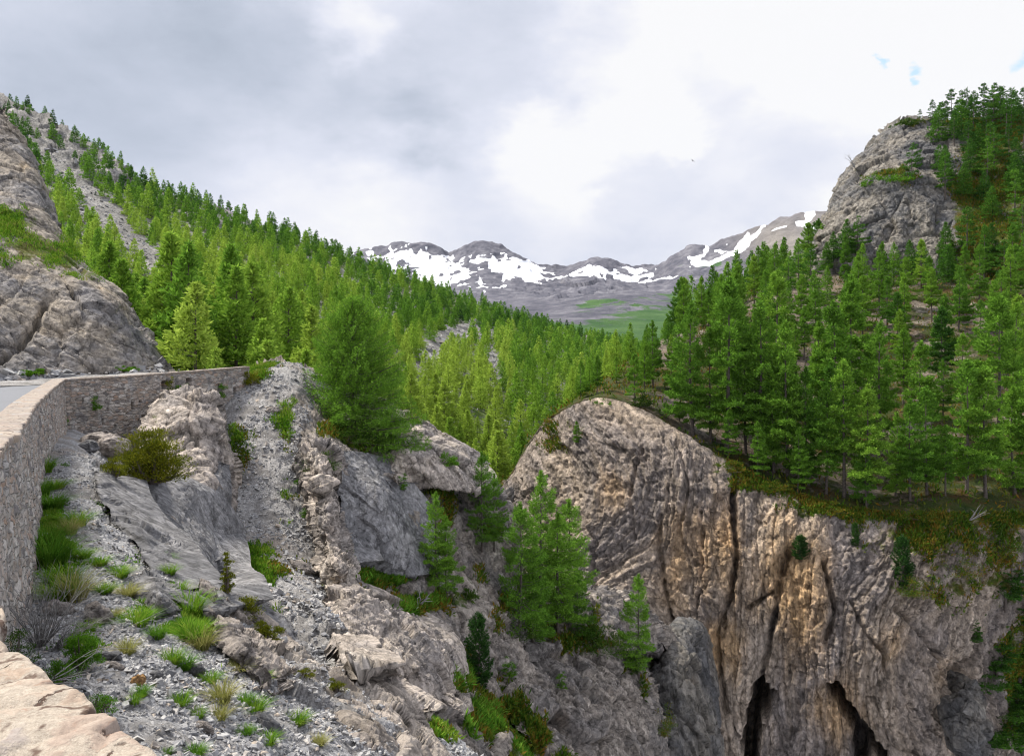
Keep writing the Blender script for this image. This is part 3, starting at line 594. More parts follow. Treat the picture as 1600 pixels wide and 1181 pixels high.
# -- near bank of scree under the wall
def nearbank():
    rows = [[(-100, 1560, 4.6), (250, 1520, 5), (450, 1520, 5.6), (620, 1540, 6.6), (740, 1600, 7.5), (800, 1900, 8)],
            [(-120, 1180, 6.3), (200, 1200, 7), (400, 1210, 8), (560, 1220, 9.5), (660, 1260, 11), (740, 1500, 12.5)],
            [(-60, 1025, 9), (200, 1040, 9.6), (360, 1070, 10.6), (510, 1110, 12), (610, 1150, 13.4), (690, 1350, 15.5)],
            [(0, 938, 12), (170, 950, 12.4), (300, 980, 13), (420, 1028, 14.2), (520, 1072, 15.8), (600, 1230, 18)],
            [(20, 835, 16), (140, 840, 16.3), (240, 882, 16.9), (340, 935, 17.6), (425, 1000, 19), (490, 1120, 21.5)],
            [(30, 755, 20), (115, 758, 20.2), (180, 795, 20.8), (255, 850, 21.8), (340, 925, 23), (400, 1020, 26)],
            [(45, 694, 27), (105, 700, 27.3), (140, 722, 27.8), (178, 762, 28.5), (240, 820, 30), (300, 900, 33)],
            [(75, 672, 40), (120, 672, 42), (160, 690, 42), (205, 725, 43), (270, 780, 45), (330, 860, 48)]]
    G = net(rows, 470, 560)
    x, y = PX(G)
    d = .30*fbm(G/3.2, 5, 131)+.05*fbm(G/.35, 4, 132); h, c, e = facet(G/.30, 133); d += .035*(h+c-.5)
    crest = np.exp(-(polyd(G, [(140, 735), (185, 800), (240, 850), (330, 925), (400, 985), (470, 1040), (560, 1090), (640, 1160)])/24)**2)
    spot = blobs(G, [(255, 925, 32, 24, 1.), (150, 830, 60, 10, .5), (460, 1080, 60, 30, .9), (540, 1100, 60, 40, .8), (200, 975, 25, 10, .6)])
    rk = np.clip(np.maximum(crest, spot), 0, 1)
    d += rockdisp(G@np.array([[.85, 0, .5], [0, 1, 0], [-.5, 0, .85]]), 1.1, .26, 134, (1, 1, 1.8))*rk+.14*rk
    gr = .02+.42*fbm(G/1.1, 4, 135)+blobs(G, [(85, 830, 28, 60, .5), (90, 880, 40, 40, .45), (120, 810, 50, 12, .3), (300, 985, 40, 40, .3), (215, 960, 40, 20, .25), (130, 1010, 40, 40, .4), (180, 890, 60, 30, .2)])
    ocr = .2*rk
    terrain('scree_bank', G, M['scree'], d, dict(grass=gr*(1-.6*rk), rock=rk), keep='bank')
nearbank()
# ------------------------------------------------------------------ road, parapet wall
WP = np.array([(4.0, -2.3, -1.1), (2.4, -.9, -1.1), (1, .4, -1.1), (0, 1.3, -1.1), (-1, 2.2, -1.1), (-2.0, 3.1, -1.1), (-3.15, 4.6, -1.1), (-4.80, 7.2, -1.1), (-6.43, 9.9, -1.1), (-7.5, 12, -1.1), (-9.2, 15, -1.09), (-11.7, 19.4, -1.08), (-15.6, 26.6, -1.05), (-22.98, 40.5, -.985)])
WF = np.array([(-22.98, 40.5, -.985), (-21.0, 43.4, -.86), (-18.9, 46.6, -.65), (-16.64, 50, -.41)])
def resample(A, step):
    L = np.r_[0, np.cumsum(np.linalg.norm(np.diff(A, axis=0), axis=1))]
    s = np.arange(0, L[-1], step); s = np.r_[s, L[-1]]
    return np.stack([np.interp(s, L, A[:, k]) for k in range(3)], 1), s
def nrm2(Q):
    t = np.gradient(Q[:, :2], axis=0); t /= np.linalg.norm(t, axis=1)[:, None]
    k = 9; t = np.stack([np.convolve(np.pad(t[:, i], k, 'edge'), np.ones(2*k+1)/(2*k+1), 'valid') for i in (0, 1)], 1)
    t /= np.linalg.norm(t, axis=1)[:, None]
    return np.stack([t[:, 1], -t[:, 0], 0*t[:, 0]], 1)        # to the right of the walk: towards the gully
def mat_masonry():
    m, nt = newmat('masonry'); b = NB(nt); st = b.attr('st', True); ob = b.n('ShaderNodeTexCoord').outputs['Object']
    w = b.vm('ADD', st, b.vm('SCALE', b.vm('SUBTRACT', b.noise(ob, 3, 4, .6, color=True), (.5, .5, .5)), scale=.16))
    v = b.n('ShaderNodeTexVoronoi', Vector=w, Scale=1.); e = b.vor(w, 1., 'DISTANCE_TO_EDGE')
    r = b.n('ShaderNodeSeparateColor', Color=v.outputs['Color'])
    c = b.ramp(r.outputs[0], [(.08, (.22, .20, .19)), (.3, (.36, .29, .235)), (.5, (.43, .39, .35)), (.68, (.40, .285, .215)), (.86, (.54, .49, .44))])
    mo = b.mr(e, .0, .10)
    c = b.mix(mo, (.40, .37, .335), c)
    c = b.mix(b.mr(b.noise(b.vm('MULTIPLY', ob, (1, 1, .22)), 2.2, 7, .65), .52, .68, 0, .75), c, (.46, .44, .42))
    c = b.mix(b.mr(b.noise(b.vm('MULTIPLY', ob, (1, 1, .3)), 1.1, 8, .7), .56, .7, 0, .7), c, (.10, .095, .09))
    c = b.mix(1., c, b.ramp(b.noise(ob, 22, 6, .75), [(.3, .62), (.7, 1.3)]), 'MULTIPLY')
    h = b.m('ADD', b.m('MULTIPLY', mo, .6), b.m('ADD', b.m('MULTIPLY', r.outputs[1], .5), b.m('MULTIPLY', b.noise(ob, 30, 5, .7), .35)))
    b.out(c, .92, h, .05, 1., .2); return m
def mat_coping():
    m, nt = newmat('coping_stone'); b = NB(nt); st = b.attr('st', True); ob = b.n('ShaderNodeTexCoord').outputs['Object']
    w = b.vm('ADD', st, b.vm('SCALE', b.vm('SUBTRACT', b.noise(ob, 3.5, 5, .65, color=True), (.5, .5, .5)), scale=.34))
    v = b.n('ShaderNodeTexVoronoi', Vector=w, Scale=1.); e = b.vor(w, 1., 'DISTANCE_TO_EDGE')
    r = b.n('ShaderNodeSeparateColor', Color=v.outputs['Color'])
    c = b.ramp(r.outputs[0], [(.1, (.40, .32, .255)), (.38, (.47, .345, .25)), (.6, (.49, .40, .315)), (.8, (.38, .285, .23)), (.95, (.45, .45, .43))])
    vein = b.noise(b.vm('MULTIPLY', w, (1, 2.5, 1)), 2.2, 7, .6, 1.)
    c = b.mix(b.mr(vein, .55, .72, 0, .6), c, (.36, .19, .12)); c = b.mix(b.mr(vein, .45, .3, 0, .5), c, (.60, .52, .43))
    mort = b.mr(b.noise(ob, 4.2, 6, .65), .50, .57)
    sand = b.ramp(b.noise(ob, 190, 4, .8), [(.3, (.30, .245, .19)), (.5, (.47, .40, .32)), (.72, (.60, .53, .44))])
    f = b.m('MAXIMUM', b.m('MULTIPLY', mort, .92), b.mr(e, .07, .03))
    c = b.mix(f, c, sand)
    c = b.mix(b.m('MULTIPLY', b.mr(e, .035, .008), b.mr(b.noise(ob, 5., 4, .6), .42, .52)), c, (.15, .10, .075))
    ck = b.vor(b.vm('ADD', st, b.vm('SCALE', b.noise(ob, 7, 6, .7, color=True), scale=.5)), .8, 'DISTANCE_TO_EDGE')
    ckf = b.m('MULTIPLY', b.mr(ck, .016, .006), b.mr(b.noise(ob, 6, 3, .5), .5, .56))
    c = b.mix(ckf, c, (.12, .075, .055))
    c = b.mix(1., c, b.ramp(b.noise(ob, 45, 7, .75), [(.3, .72), (.7, 1.2)]), 'MULTIPLY')
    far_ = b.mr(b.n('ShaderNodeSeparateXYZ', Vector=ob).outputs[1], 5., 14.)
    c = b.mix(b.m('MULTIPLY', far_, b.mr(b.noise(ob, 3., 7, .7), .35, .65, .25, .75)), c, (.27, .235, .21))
    h = b.m('ADD', b.m('MULTIPLY', b.noise(ob, 26, 8, .75), .5), b.m('SUBTRACT', b.m('MULTIPLY', b.noise(ob, 190, 3, .7), .12), b.m('MULTIPLY', b.m('ADD', ckf, b.m('MULTIPLY', f, .35)), .55)))
    b.out(c, .9, h, .022, 1., .25); return m
M['masonry'] = mat_masonry(); M['coping'] = mat_coping()
wall = empty('stone_wall', (-10, 17, -4), 0, 'low mortared stone parapet and retaining wall bending along the mountain road', 'wall')
WIDTH = .56
def adopt(o): o.parent = wall; o.matrix_parent_inverse = wall.matrix_basis.inverted(); return o
bpy.context.view_layer.update()
def wallface(A, step, zb, seed, holes=(), s0=0.):
    Q, s = resample(A, step); N = nrm2(Q); H = 5.6; nz = int(H/.045)
    t = np.linspace(0, 1, nz)
    z = -.10-t*H
    S = np.repeat(s[None], nz, 0)+s0; Z = np.repeat(z[:, None], len(s), 1)
    st = np.stack([S*3.3, Z*6.6, 0*S+seed], -1)
    h, c, e = facet(np.stack([S*3.3+.2*fbm(np.stack([S*2, Z*2, 0*S], -1), 3, 5), Z*6.6, 0*S+.5], -1), seed)
    d = .035*(h*.8+(c-.5))-.05*np.exp(-(e/.09)**2)+.02*fbm(np.stack([S*5, Z*5, 0*S], -1), 4, seed)+.06*fbm(np.stack([S*.5, Z*.5, 0*S], -1), 3, seed)
    d += .085*t[:, None]*H-.05
    for (hs, hz, hw, hh) in holes:
        d -= .5*((np.abs(S-s0-hs) < hw) & (np.abs(Z-hz) < hh))
    G = Q[None]+N[None]*d[..., None]; G = G+np.stack([0*Z, 0*Z, Z], -1)
    return adopt(grid('wall_face', G, M['masonry'], False, dict(st=st, ochre=0*S)))
wallface(WP, .045, -6, 3)
wallface(WF, .045, -6, 4, [(5.55, -.72, .17, .24), (7.15, -.66, .15, .22), (3.6, -1.7, .06, .22), (4.2, -2.5, .06, .20), (1.9, -2.4, .05, .14), (.9, -1.2, .04, .18), (2.6, -2.75, .05, .12), (1.3, -3.3, .06, .14), (9.2, -1.5, .08, .55), (10.3, -1.7, .09, .45), (2.2, -1.75, .04, .1), (4.05, -1.5, .05, .05)], 60)
def coping(A, step, seed, nt_=44, s0=0., edge=1.):
    Q, s = resample(A, step); N = nrm2(Q)
    prof = [(-WIDTH, -.62), (-WIDTH, -.30), (-WIDTH-.005, -.05)]
    ins = [(-WIDTH*(1-k/(nt_-1)), 0.) for k in range(nt_)]
    prof2 = [(.010, -.025), (.010, -.05), (0., -.09), (-.03, -.13)]
    pr = np.array(prof+ins+prof2); n = len(pr)
    S = np.repeat(s[None], n, 0)+s0; Tt = np.repeat(pr[:, :1], len(s), 1); Zz = np.repeat(pr[:, 1:], len(s), 1)
    q = np.stack([S*2.5, Tt*2.7, 0*S+seed], -1); q = q+.35*np.stack([fbm(q*1.3, 3, 5), fbm(q*1.3, 3, 6), 0*S], -1)
    h, c, e = facet(q, seed)
    top = sstep(-.06, -.01, Zz)
    dz = top*(.012*(c-.5)+.008*h-.014*np.exp(-(e/.08)**2)+.010*fbm(np.stack([S*7, Tt*7, 0*S], -1), 4, 9)+.004*fbm(np.stack([S*40, Tt*40, 0*S], -1), 3, 10))
    # ragged outer edge, stone by stone
    qe = np.stack([S*2.9, 0*S+.5, 0*S+seed+.5], -1); he, ce, ee = facet(qe, seed+2)
    out = sstep(-.10, .0, Tt)*edge*(.055*(ce-.55)+.03*he-.05*np.exp(-(ee/.09)**2)+.03*fbm(np.stack([S*6, 0*S, 0*S], -1), 4, 12))
    G = Q[None]+N[None]*(Tt+out)[..., None]+np.stack([0*S, 0*S, Zz+dz-.0*out], -1)
    st = np.stack([S*2.5, Tt*2.7, 0*S+seed], -1)
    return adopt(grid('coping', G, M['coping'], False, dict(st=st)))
coping(np.array(resample(WP, .3)[0][:27]), .016, 3)
coping(np.array(resample(WP, .3)[0][26:]), .05, 3, 24, 7.8)
coping(WF, .05, 4, 16, 60)
# inner face of the far parapet is part of the coping sweep; asphalt behind it
road_l = np.concatenate([WP, WF[1:], WF[-1:]+np.array([[7., 9.5, -.3]])])
Q, s = resample(road_l, .5); N = nrm2(Q)
offs = np.linspace(-WIDTH+.02, -7.4, 12)
G = Q[None]+N[None]*offs[:, None, None]+np.array([0, 0, -.58])+np.stack([0*offs, 0*offs, .04*np.sin((offs+4)/3.4*1.5)], -1)[:, None]
def mat_asphalt():
    m, nt = newmat('asphalt'); b = NB(nt); ob = b.n('ShaderNodeTexCoord').outputs['Object']
    n = b.noise(ob, 90, 4, .8); c = b.ramp(n, [(.3, (.11, .115, .125)), (.55, (.20, .205, .22)), (.75, (.30, .30, .31))])
    c = b.mix(b.mr(b.noise(b.vm('MULTIPLY', ob, (1, .25, 1)), .8, 6, .6), .45, .65, 0, .4), c, (.15, .155, .165))
    b.out(c, .85, n, .006, 1., .3); return m
o = grid('road', G, mat_asphalt()); o['kind'] = 'structure'
G2 = Q[None]+N[None]*np.linspace(-7.1, -13, 6)[:, None, None]+np.array([0, 0, -.60]); G2[..., 2] += .12*fbm(G2*1.2, 3, 4)+np.linspace(0, .1, 6)[:, None]
o = grid('verge', G2, M['scree_far'], False, dict(grass=.3*np.ones(G2.shape[:2]))); o['kind'] = 'structure'

# ------------------------------------------------------------------ rock outcrops and boulders
TD = np.full((320, 420), 1e9)           # how far the bare slopes lie, so that outcrops stand proud of them
for k_ in ('bank', 'gully', 'treeslope'):
    g_ = PATCH[k_]['G'].reshape(-1, 3); g_ = g_[g_[:, 1] > 1]; x_, y_ = PX(g_); i_ = np.floor(x_/4).astype(int)+2; j_ = np.floor(y_/4).astype(int)+2
    ok_ = (i_ >= 0) & (i_ < 420) & (j_ >= 0) & (j_ < 320); np.minimum.at(TD, (j_[ok_], i_[ok_]), g_[ok_, 1])
def outcrop(name, label, rows, mat, s, a, seed, nu=220, nv=200, sq=(1, 1, 1), back=(0, 5, -1), gr=None, oc=None, dk=None, cat='rock', fac=1., fine=.75, zf=.985, fit=.04):
    R2 = []
    for j, r in enumerate(rows):
        q = []
        for i, (px, py, dd) in enumerate(r):
            if py < 1200 and px > 20:
                u_, c_ = int(px//4)+2, int(py//4)+2; t = np.sort(TD[c_-1:c_+2, u_-1:u_+2].ravel())[2]
                inner = 0 < j < len(rows)-1 and 0 < i < len(r)-1
                if t < 1e8 and fit: dd = min(dd, t*(1-fit if inner else 1.004))
            q.append((px, py, dd*zf))
        R2.append(q)
    G = net(R2, nu, nv); bk = np.array(back, float)
    G = skirt(G, l=bk*.6, r=bk*.6); G = skirt(G, t=bk*.7, b=bk*.5)
    d = rockdisp(G, s, a, seed, sq, fac, fine)
    ed = lambda n: np.minimum(1., .2+np.minimum(np.arange(n), np.arange(n)[::-1])/13.); d = d*ed(G.shape[0])[:, None]*ed(G.shape[1])[None]
    at = dict(grass=blobs(G, gr or [(0, 0, 1, 1, 0)]), ochre=blobs(G, oc or [(0, 0, 1, 1, 0)]), dark=blobs(G, dk or [(0, 0, 1, 1, 0)]))
    o = terrain(name, G, mat, d, at, kind=None, keep=name+label[:12]); return tag(o, label, cat)
outcrop('rock_slab', 'smooth dark grey tilted rock slab below the yellow green bush', [
    [(150, 742, 32), (205, 735, 32), (255, 742, 32.5), (300, 768, 33), (345, 835, 34)], [(152, 770, 28), (200, 765, 28.5), (255, 785, 29), (300, 815, 30), (350, 866, 31)],
    [(172, 808, 25.5), (215, 820, 25.8), (262, 846, 26.3), (308, 872, 27), (349, 894, 28)], [(212, 850, 24), (245, 868, 24.2), (280, 892, 24.6), (315, 914, 25.2), (347, 914, 26.5)],
    [(255, 930, 25), (280, 945, 25), (305, 955, 25.4), (330, 960, 26), (352, 960, 27)]], M['grey'], 3.4, .20, 201, sq=(.6, .6, 1.2), fac=.55, fine=1.8, fit=.012)
outcrop('rock_outcrop', 'broken tan limestone buttress leaning against the far retaining wall', [
    [(236, 632, 42), (256, 616, 43), (284, 606, 44), (312, 609, 44), (334, 622, 44.5), (346, 655, 45)], [(222, 672, 39), (256, 655, 39.5), (292, 640, 40), (322, 646, 40.5), (346, 668, 41), (362, 700, 43)],
    [(214, 712, 37), (252, 708, 37), (292, 700, 37.5), (328, 712, 38), (352, 735, 39), (366, 752, 41)], [(226, 762, 34.5), (264, 768, 34.5), (300, 766, 35), (326, 772, 36), (345, 790, 38), (358, 800, 40)],
    [(240, 820, 34), (270, 830, 34), (302, 830, 34.5), (326, 830, 36), (345, 835, 38), (356, 840, 40)]], M['lime'], 1.9, .50, 202, back=(-1, 5, -1.5),
    gr=[(265, 660, 12, 10, .5), (290, 690, 14, 8, .5), (240, 650, 14, 14, .5), (350, 690, 8, 30, .3)], oc=[(300, 620, 30, 20, .3), (260, 690, 20, 20, .3)], dk=[(335, 700, 12, 40, .35), (318, 745, 16, 18, .3)])
outcrop('rock_slab', 'pale grey wedge of rock at the foot of the tan buttress', [
    [(300, 760, 38), (322, 745, 38), (345, 722, 39)], [(303, 775, 35.5), (326, 764, 35.5), (348, 760, 37)], [(322, 800, 35), (335, 800, 35.5), (347, 790, 37)]], M['grey'], 2., .2, 203, 90, 80, back=(0, 2, -.5))
outcrop('limestone_ridge', 'long pinkish limestone ridge in the middle of the scree below the grassy ledge', [
    [(508, 902, 37), (535, 908, 37.5), (568, 924, 38), (622, 950, 38.5), (668, 980, 38), (694, 1012, 37), (700, 1062, 37)], [(510, 918, 34), (538, 924, 34), (575, 940, 34.5), (625, 970, 35), (665, 1004, 35), (690, 1038, 34.5), (702, 1082, 35)],
    [(512, 945, 31.5), (545, 955, 31), (585, 975, 31), (628, 1010, 31), (660, 1042, 31.5), (686, 1066, 32), (704, 1092, 33)], [(518, 985, 30), (556, 1010, 29.5), (596, 1035, 29), (634, 1066, 29), (660, 1086, 29.5), (684, 1100, 30.5), (704, 1106, 32)],
    [(540, 1050, 30), (575, 1065, 29.5), (610, 1085, 29), (640, 1105, 29), (665, 1120, 29.5), (690, 1126, 30.5), (708, 1126, 32)]], M['lime'], 2.2, .42, 204, 300, 240, (1, 1, .8), (1, 6, -2), fine=1.6,
    gr=[(640, 1030, 30, 6, .3), (545, 1000, 20, 14, .3)], oc=[(640, 985, 50, 14, .22), (690, 1040, 15, 20, .3)])
outcrop('limestone_rib', 'narrow knobbly limestone rib beside the grey cliff face', [
    [(476, 700, 47), (490, 692, 46), (512, 698, 46), (528, 706, 47)], [(480, 745, 44), (494, 738, 43), (515, 745, 42.5), (530, 755, 44.5)], [(488, 800, 41.5), (502, 792, 40.3), (522, 800, 40.2), (534, 808, 43)],
    [(496, 850, 39.5), (510, 846, 38.5), (528, 850, 38.4), (538, 860, 41)], [(504, 890, 37.6), (518, 888, 37), (534, 890, 37), (541, 892, 39.5)], [(520, 930, 37), (530, 930, 36.6), (540, 930, 36.8), (545, 930, 38)]],
    M['lime'], 1.5, .55, 205, 120, 260, (1, 1, .7), (0, 5, -1), gr=[(482, 760, 6, 60, .3), (520, 705, 20, 10, .4)], oc=[(520, 760, 12, 40, .3)], fine=1.5)
outcrop('cliff_face', 'flat grey triangular cliff face under the big bushy larch', [
    [(536, 704, 48), (552, 708, 48), (578, 728, 48.5), (606, 752, 49)], [(531, 745, 46), (556, 748, 46), (592, 765, 46.5), (632, 785, 47.5)], [(529, 800, 44.5), (556, 802, 44.5), (596, 812, 45), (640, 828, 46.5)],
    [(532, 845, 43), (560, 850, 43), (602, 862, 43.5), (646, 868, 45.5)], [(545, 880, 42.5), (575, 886, 42.5), (610, 898, 43), (650, 900, 45)]], M['grey'], 3.2, .24, 206, 220, 240, (1, 1, .8), (2, 5, -1), dk=[(600, 880, 60, 20, .35)], gr=[(560, 702, 40, 10, .4)], fine=1.6)
outcrop('rock_outcrop', 'brown fractured rock knob between the big larch and the valley trees', [
    [(606, 686, 57), (640, 672, 57), (672, 676, 57.5), (706, 696, 58), (735, 722, 59)], [(600, 706, 53.5), (638, 698, 53), (676, 702, 53), (715, 720, 54), (748, 740, 57)], [(604, 730, 51.5), (642, 728, 51), (680, 736, 51), (715, 746, 52), (748, 752, 55)],
    [(615, 752, 51), (650, 756, 50.5), (685, 762, 50.5), (716, 766, 51.5), (748, 766, 54)]], M['lime'], 2.8, .55, 207, 220, 160, (1, 1, 1), (2, 6, -1), gr=[(690, 682, 60, 8, .5), (735, 725, 15, 12, .4)], oc=[(680, 720, 50, 20, .45)], dk=[(650, 728, 16, 16, .3)])
# dark mid cliff with its flanks
midrows = [[(700, 950, 53), (745, 958, 54), (795, 962, 57), (850, 968, 60), (900, 918, 66), (938, 936, 67), (978, 976, 67), (996, 1020, 67)],
           [(706, 985, 49.5), (750, 992, 50), (800, 998, 53), (855, 1000, 56), (905, 965, 61.5), (948, 975, 63), (985, 1010, 64), (1003, 1046, 65)],
           [(740, 1040, 46), (775, 1040, 47), (815, 1035, 50), (862, 1035, 53), (912, 1020, 57), (955, 1020, 59), (990, 1050, 61), (1012, 1075, 63)],
           [(775, 1095, 44), (805, 1088, 45), (838, 1080, 47), (882, 1075, 50), (925, 1070, 53), (965, 1075, 55), (998, 1095, 57), (1020, 1110, 60)],
           [(815, 1150, 42), (842, 1140, 43), (870, 1130, 45), (908, 1126, 48), (945, 1130, 50.5), (978, 1140, 52.5), (1006, 1150, 55), (1026, 1155, 58)],
           [(850, 1220, 40), (875, 1210, 41), (900, 1205, 43), (932, 1205, 46), (962, 1210, 48.5), (988, 1215, 51), (1012, 1220, 53), (1030, 1220, 56)],
           [(880, 1400, 38), (905, 1390, 39), (930, 1390, 41), (960, 1390, 44), (985, 1390, 47), (1005, 1390, 49), (1022, 1390, 51), (1036, 1390, 54)]]
G = net(midrows, 420, 420); G = skirt(G, r=(3, 14, -4), t=(6, 12, -4))
d = rockdisp(G, 2.9, .95, 211, (1, 1, .62), 1., 1.3)
terrain('lower_cliff', G, M['slope'], d, dict(
    grass=blobs(G, [(760, 960, 50, 22, .6), (830, 985, 60, 18, .75), (880, 1000, 60, 16, .6), (940, 1010, 50, 14, .55), (985, 1040, 30, 20, .5), (730, 1000, 25, 30, .5), (780, 1060, 25, 40, .5), (840, 1150, 26, 40, .65), (800, 1110, 30, 30, .6), (870, 1060, 20, 14, .3), (1000, 1080, 20, 30, .4), (860, 930, 50, 40, .6), (930, 960, 12, 30, .35), (875, 1190, 26, 30, .6)]),
    ochre=blobs(G, [(830, 985, 80, 16, .35), (950, 1100, 20, 40, .3), (1000, 1120, 14, 30, .3)]), dark=blobs(G, [(900, 1150, 80, 26, .22), (960, 1060, 14, 30, .25), (790, 990, 30, 16, .25)])), keep='midcliff')
outcrop('rock_pillar', 'grey split rock pillar standing before the folded cliff', [
    [(1026, 1012, 80), (1046, 992, 80), (1072, 996, 80), (1092, 1010, 80.5), (1104, 1040, 82)], [(1020, 1050, 75), (1046, 1040, 74), (1074, 1046, 74), (1098, 1066, 75.5), (1112, 1096, 79)],
    [(1018, 1110, 72), (1046, 1106, 70.5), (1076, 1110, 71), (1102, 1120, 73), (1116, 1140, 77)], [(1018, 1185, 69), (1048, 1185, 67.5), (1080, 1190, 68), (1106, 1195, 70), (1120, 1196, 75)],
    [(1018, 1400, 64), (1050, 1400, 63), (1084, 1400, 63), (1110, 1400, 66), (1126, 1400, 72)]], M['crag'], 2.4, .75, 212, 220, 280, (1, 1, .5), (3, 8, 0), gr=[(1040, 1005, 20, 10, .4), (1030, 1050, 8, 30, .3)], oc=[(1085, 1060, 10, 20, .35)])
outcrop('rock_outcrop', 'blocky grey and tan outcrop at the lower end of the near scree bank', [
    [(405, 1060, 17), (450, 1050, 16.8), (500, 1058, 16.6), (560, 1068, 16.8), (612, 1096, 17.2), (640, 1120, 17.8)], [(420, 1090, 14), (462, 1082, 13.8), (512, 1086, 13.5), (566, 1096, 13.6), (618, 1118, 14.2), (646, 1140, 15.4)],
    [(450, 1140, 12), (490, 1136, 11.7), (535, 1128, 11.5), (585, 1130, 11.7), (630, 1150, 12.4), (660, 1170, 13.8)], [(480, 1200, 11), (515, 1205, 10.8), (560, 1200, 10.7), (610, 1200, 11), (650, 1205, 11.8), (690, 1210, 13.2)],
    [(520, 1330, 10.2), (560, 1330, 10), (610, 1330, 10), (660, 1330, 10.4), (700, 1330, 11.2), (730, 1330, 12.4)]], M['lime'], 1.25, .26, 213, 320, 260, (1, 1, 1.3), (0, 4, -1.5), gr=[(430, 1085, 20, 20, .3), (480, 1060, 30, 10, .4), (528, 1095, 20, 12, .4)], oc=[(560, 1085, 60, 14, .3), (640, 1130, 20, 14, .4)], fit=0)
outcrop('rock_outcrop', 'pale broken rock rib along the crest of the near scree', [
    [(318, 903, 18.6), (345, 922, 18.2), (385, 962, 17.2), (425, 1006, 16.2), (458, 1042, 15.4)], [(306, 925, 17), (333, 948, 16.6), (370, 984, 15.8), (408, 1024, 15), (442, 1056, 14.3)],
    [(318, 966, 15.9), (342, 986, 15.4), (372, 1012, 14.8), (400, 1037, 14.2), (430, 1064, 13.6)], [(328, 1000, 15.4), (350, 1016, 14.9), (378, 1040, 14.3), (404, 1060, 13.8), (430, 1080, 13.3)]], M['lime'], 1.0, .24, 221, 200, 130, (1, 1, 1.3), (0, 3, -1.2), gr=[(330, 960, 20, 12, .3), (400, 1030, 20, 10, .3)], fine=1.4)
outcrop('rock_slab', 'upright grey slab in the near scree between grass tufts', [
    [(210, 905, 18.2), (240, 890, 18.4), (262, 905, 18.8)], [(220, 935, 16.2), (248, 922, 16.3), (270, 940, 17)], [(245, 962, 15.6), (262, 958, 15.6), (276, 952, 16.2)]], M['grey'], 1., .12, 214, 100, 90, back=(0, 1.4, -.6))
outcrop('rock_outcrop', 'grey bedrock step crossing the pale scree gully', [
    [(392, 936, 34), (440, 952, 34), (490, 985, 34), (540, 1022, 34)], [(396, 952, 31), (444, 972, 31), (494, 1006, 31), (544, 1038, 31.5)], [(410, 985, 29), (455, 1003, 29), (500, 1030, 29.3), (548, 1054, 30)], [(430, 1010, 28.6), (470, 1025, 28.6), (510, 1045, 29), (550, 1064, 29.6)]],
    M['grey'], 1.5, .32, 215, 200, 100, back=(0, 3, -1), oc=[(430, 960, 30, 12, .4)], zf=.88, fit=0)
outcrop('rock_outcrop', 'pale craggy rock at the corner of the dark gully beside the shaded larches', [
    [(1490, 1090, 84), (1510, 1065, 84), (1535, 1080, 85)], [(1488, 1120, 81), (1512, 1105, 80.5), (1540, 1115, 83)], [(1495, 1150, 80), (1518, 1140, 79.5), (1545, 1150, 82)], [(1505, 1190, 80), (1525, 1190, 79.5), (1548, 1190, 82)]], M['crag'], 3.5, .9, 216, 90, 110, back=(0, 5, 0), gr=[(1520, 1150, 20, 20, .3)])

import bmesh
def ico(sub):
    bm = bmesh.new(); bmesh.ops.create_icosphere(bm, subdivisions=sub, radius=1.)
    V = np.array([v.co[:] for v in bm.verts]); Fc = np.array([[v.index for v in f.verts] for f in bm.faces]); bm.free(); return V, Fc
ICO = {k: ico(k) for k in (1, 2, 3, 5)}
def ground(names, px, py, dy=0):
    best = None
    for nme in names:
        nme = next(k for k in PATCH if k.startswith(nme)); G = PATCH[nme]['G'].reshape(-1, 3); x, y = PX(G); e = np.hypot(x-px, y-py); m = e < max(3., e.min()+1.5)
        i = np.where(m)[0]; k = i[np.argmin(G[i, 1])]
        if best is None or e[k] < best[0]-4 or (e[k] < 8 and G[k, 1] < best[1][1]): best = (e[k], G[k], PATCH[nme]['n'].reshape(-1, 3)[k])
    return best[1], best[2]
def boulder(label, px, py, wpx, hpx, names, mat, seed, rot=0., flat=.8, cat='boulder', group=None):
    p, n = ground(names, px, py); sx = wpx/F0*p[1]*.5; sz = hpx/F0*p[1]*.5
    V, Fc = ICO[5]; V = V*np.array([1, 1, .8]); V = V+.22*fbm(V*.8+seed*3.1, 3, seed)[:, None]*V
    h, c, e = facet(V*1.3+seed*7.7, seed); V = V*(1+.34*h+.14*(c-.5)-.05*np.exp(-(e/.05)**2))[:, None]
    h, c, e = facet(V*3.3+seed*7.7, seed+1); V = V*(1+.08*h+.06*(c-.5)+.03*fbm(V*6, 4, seed))[:, None]
    V = V*np.array([sx, (sx+sz)*.5*flat, sz*1.15])
    ca, sa = math.cos(rot), math.sin(rot); V = V@np.array([[ca, 0, -sa], [0, 1, 0], [sa, 0, ca]]).T
    o = mk('boulder', V, Fc, mat); o.location = p+np.array([0, .2*sx, sz*.45]); return tag(o, label, cat, group)
boulder('long tan boulder lying against the foot of the far wall', 163, 708, 72, 44, ['bank'], M['lime'], 11, .05)
boulder('flat grey boulder tucked against the tan boulder by the wall', 138, 706, 30, 22, ['bank'], M['grey'], 12, .3)
boulder('round tan boulder high on the pale scree gully', 423, 643, 24, 14, ['gully'], M['lime'], 13)
boulder('brown boulder at the edge of the scree gully', 358, 792, 24, 22, ['gully'], M['lime'], 14, .4)
boulder('long brown block in the scree above the limestone ridge', 470, 888, 40, 16, ['gully'], M['lime'], 15, -.5)
boulder('tan boulder with a dark split in the near scree', 152, 968, 44, 34, ['bank'], M['lime'], 16, -.3)
boulder('broad flat tan stone under the grass by the wall', 92, 958, 46, 26, ['bank'], M['lime'], 17, -.1)
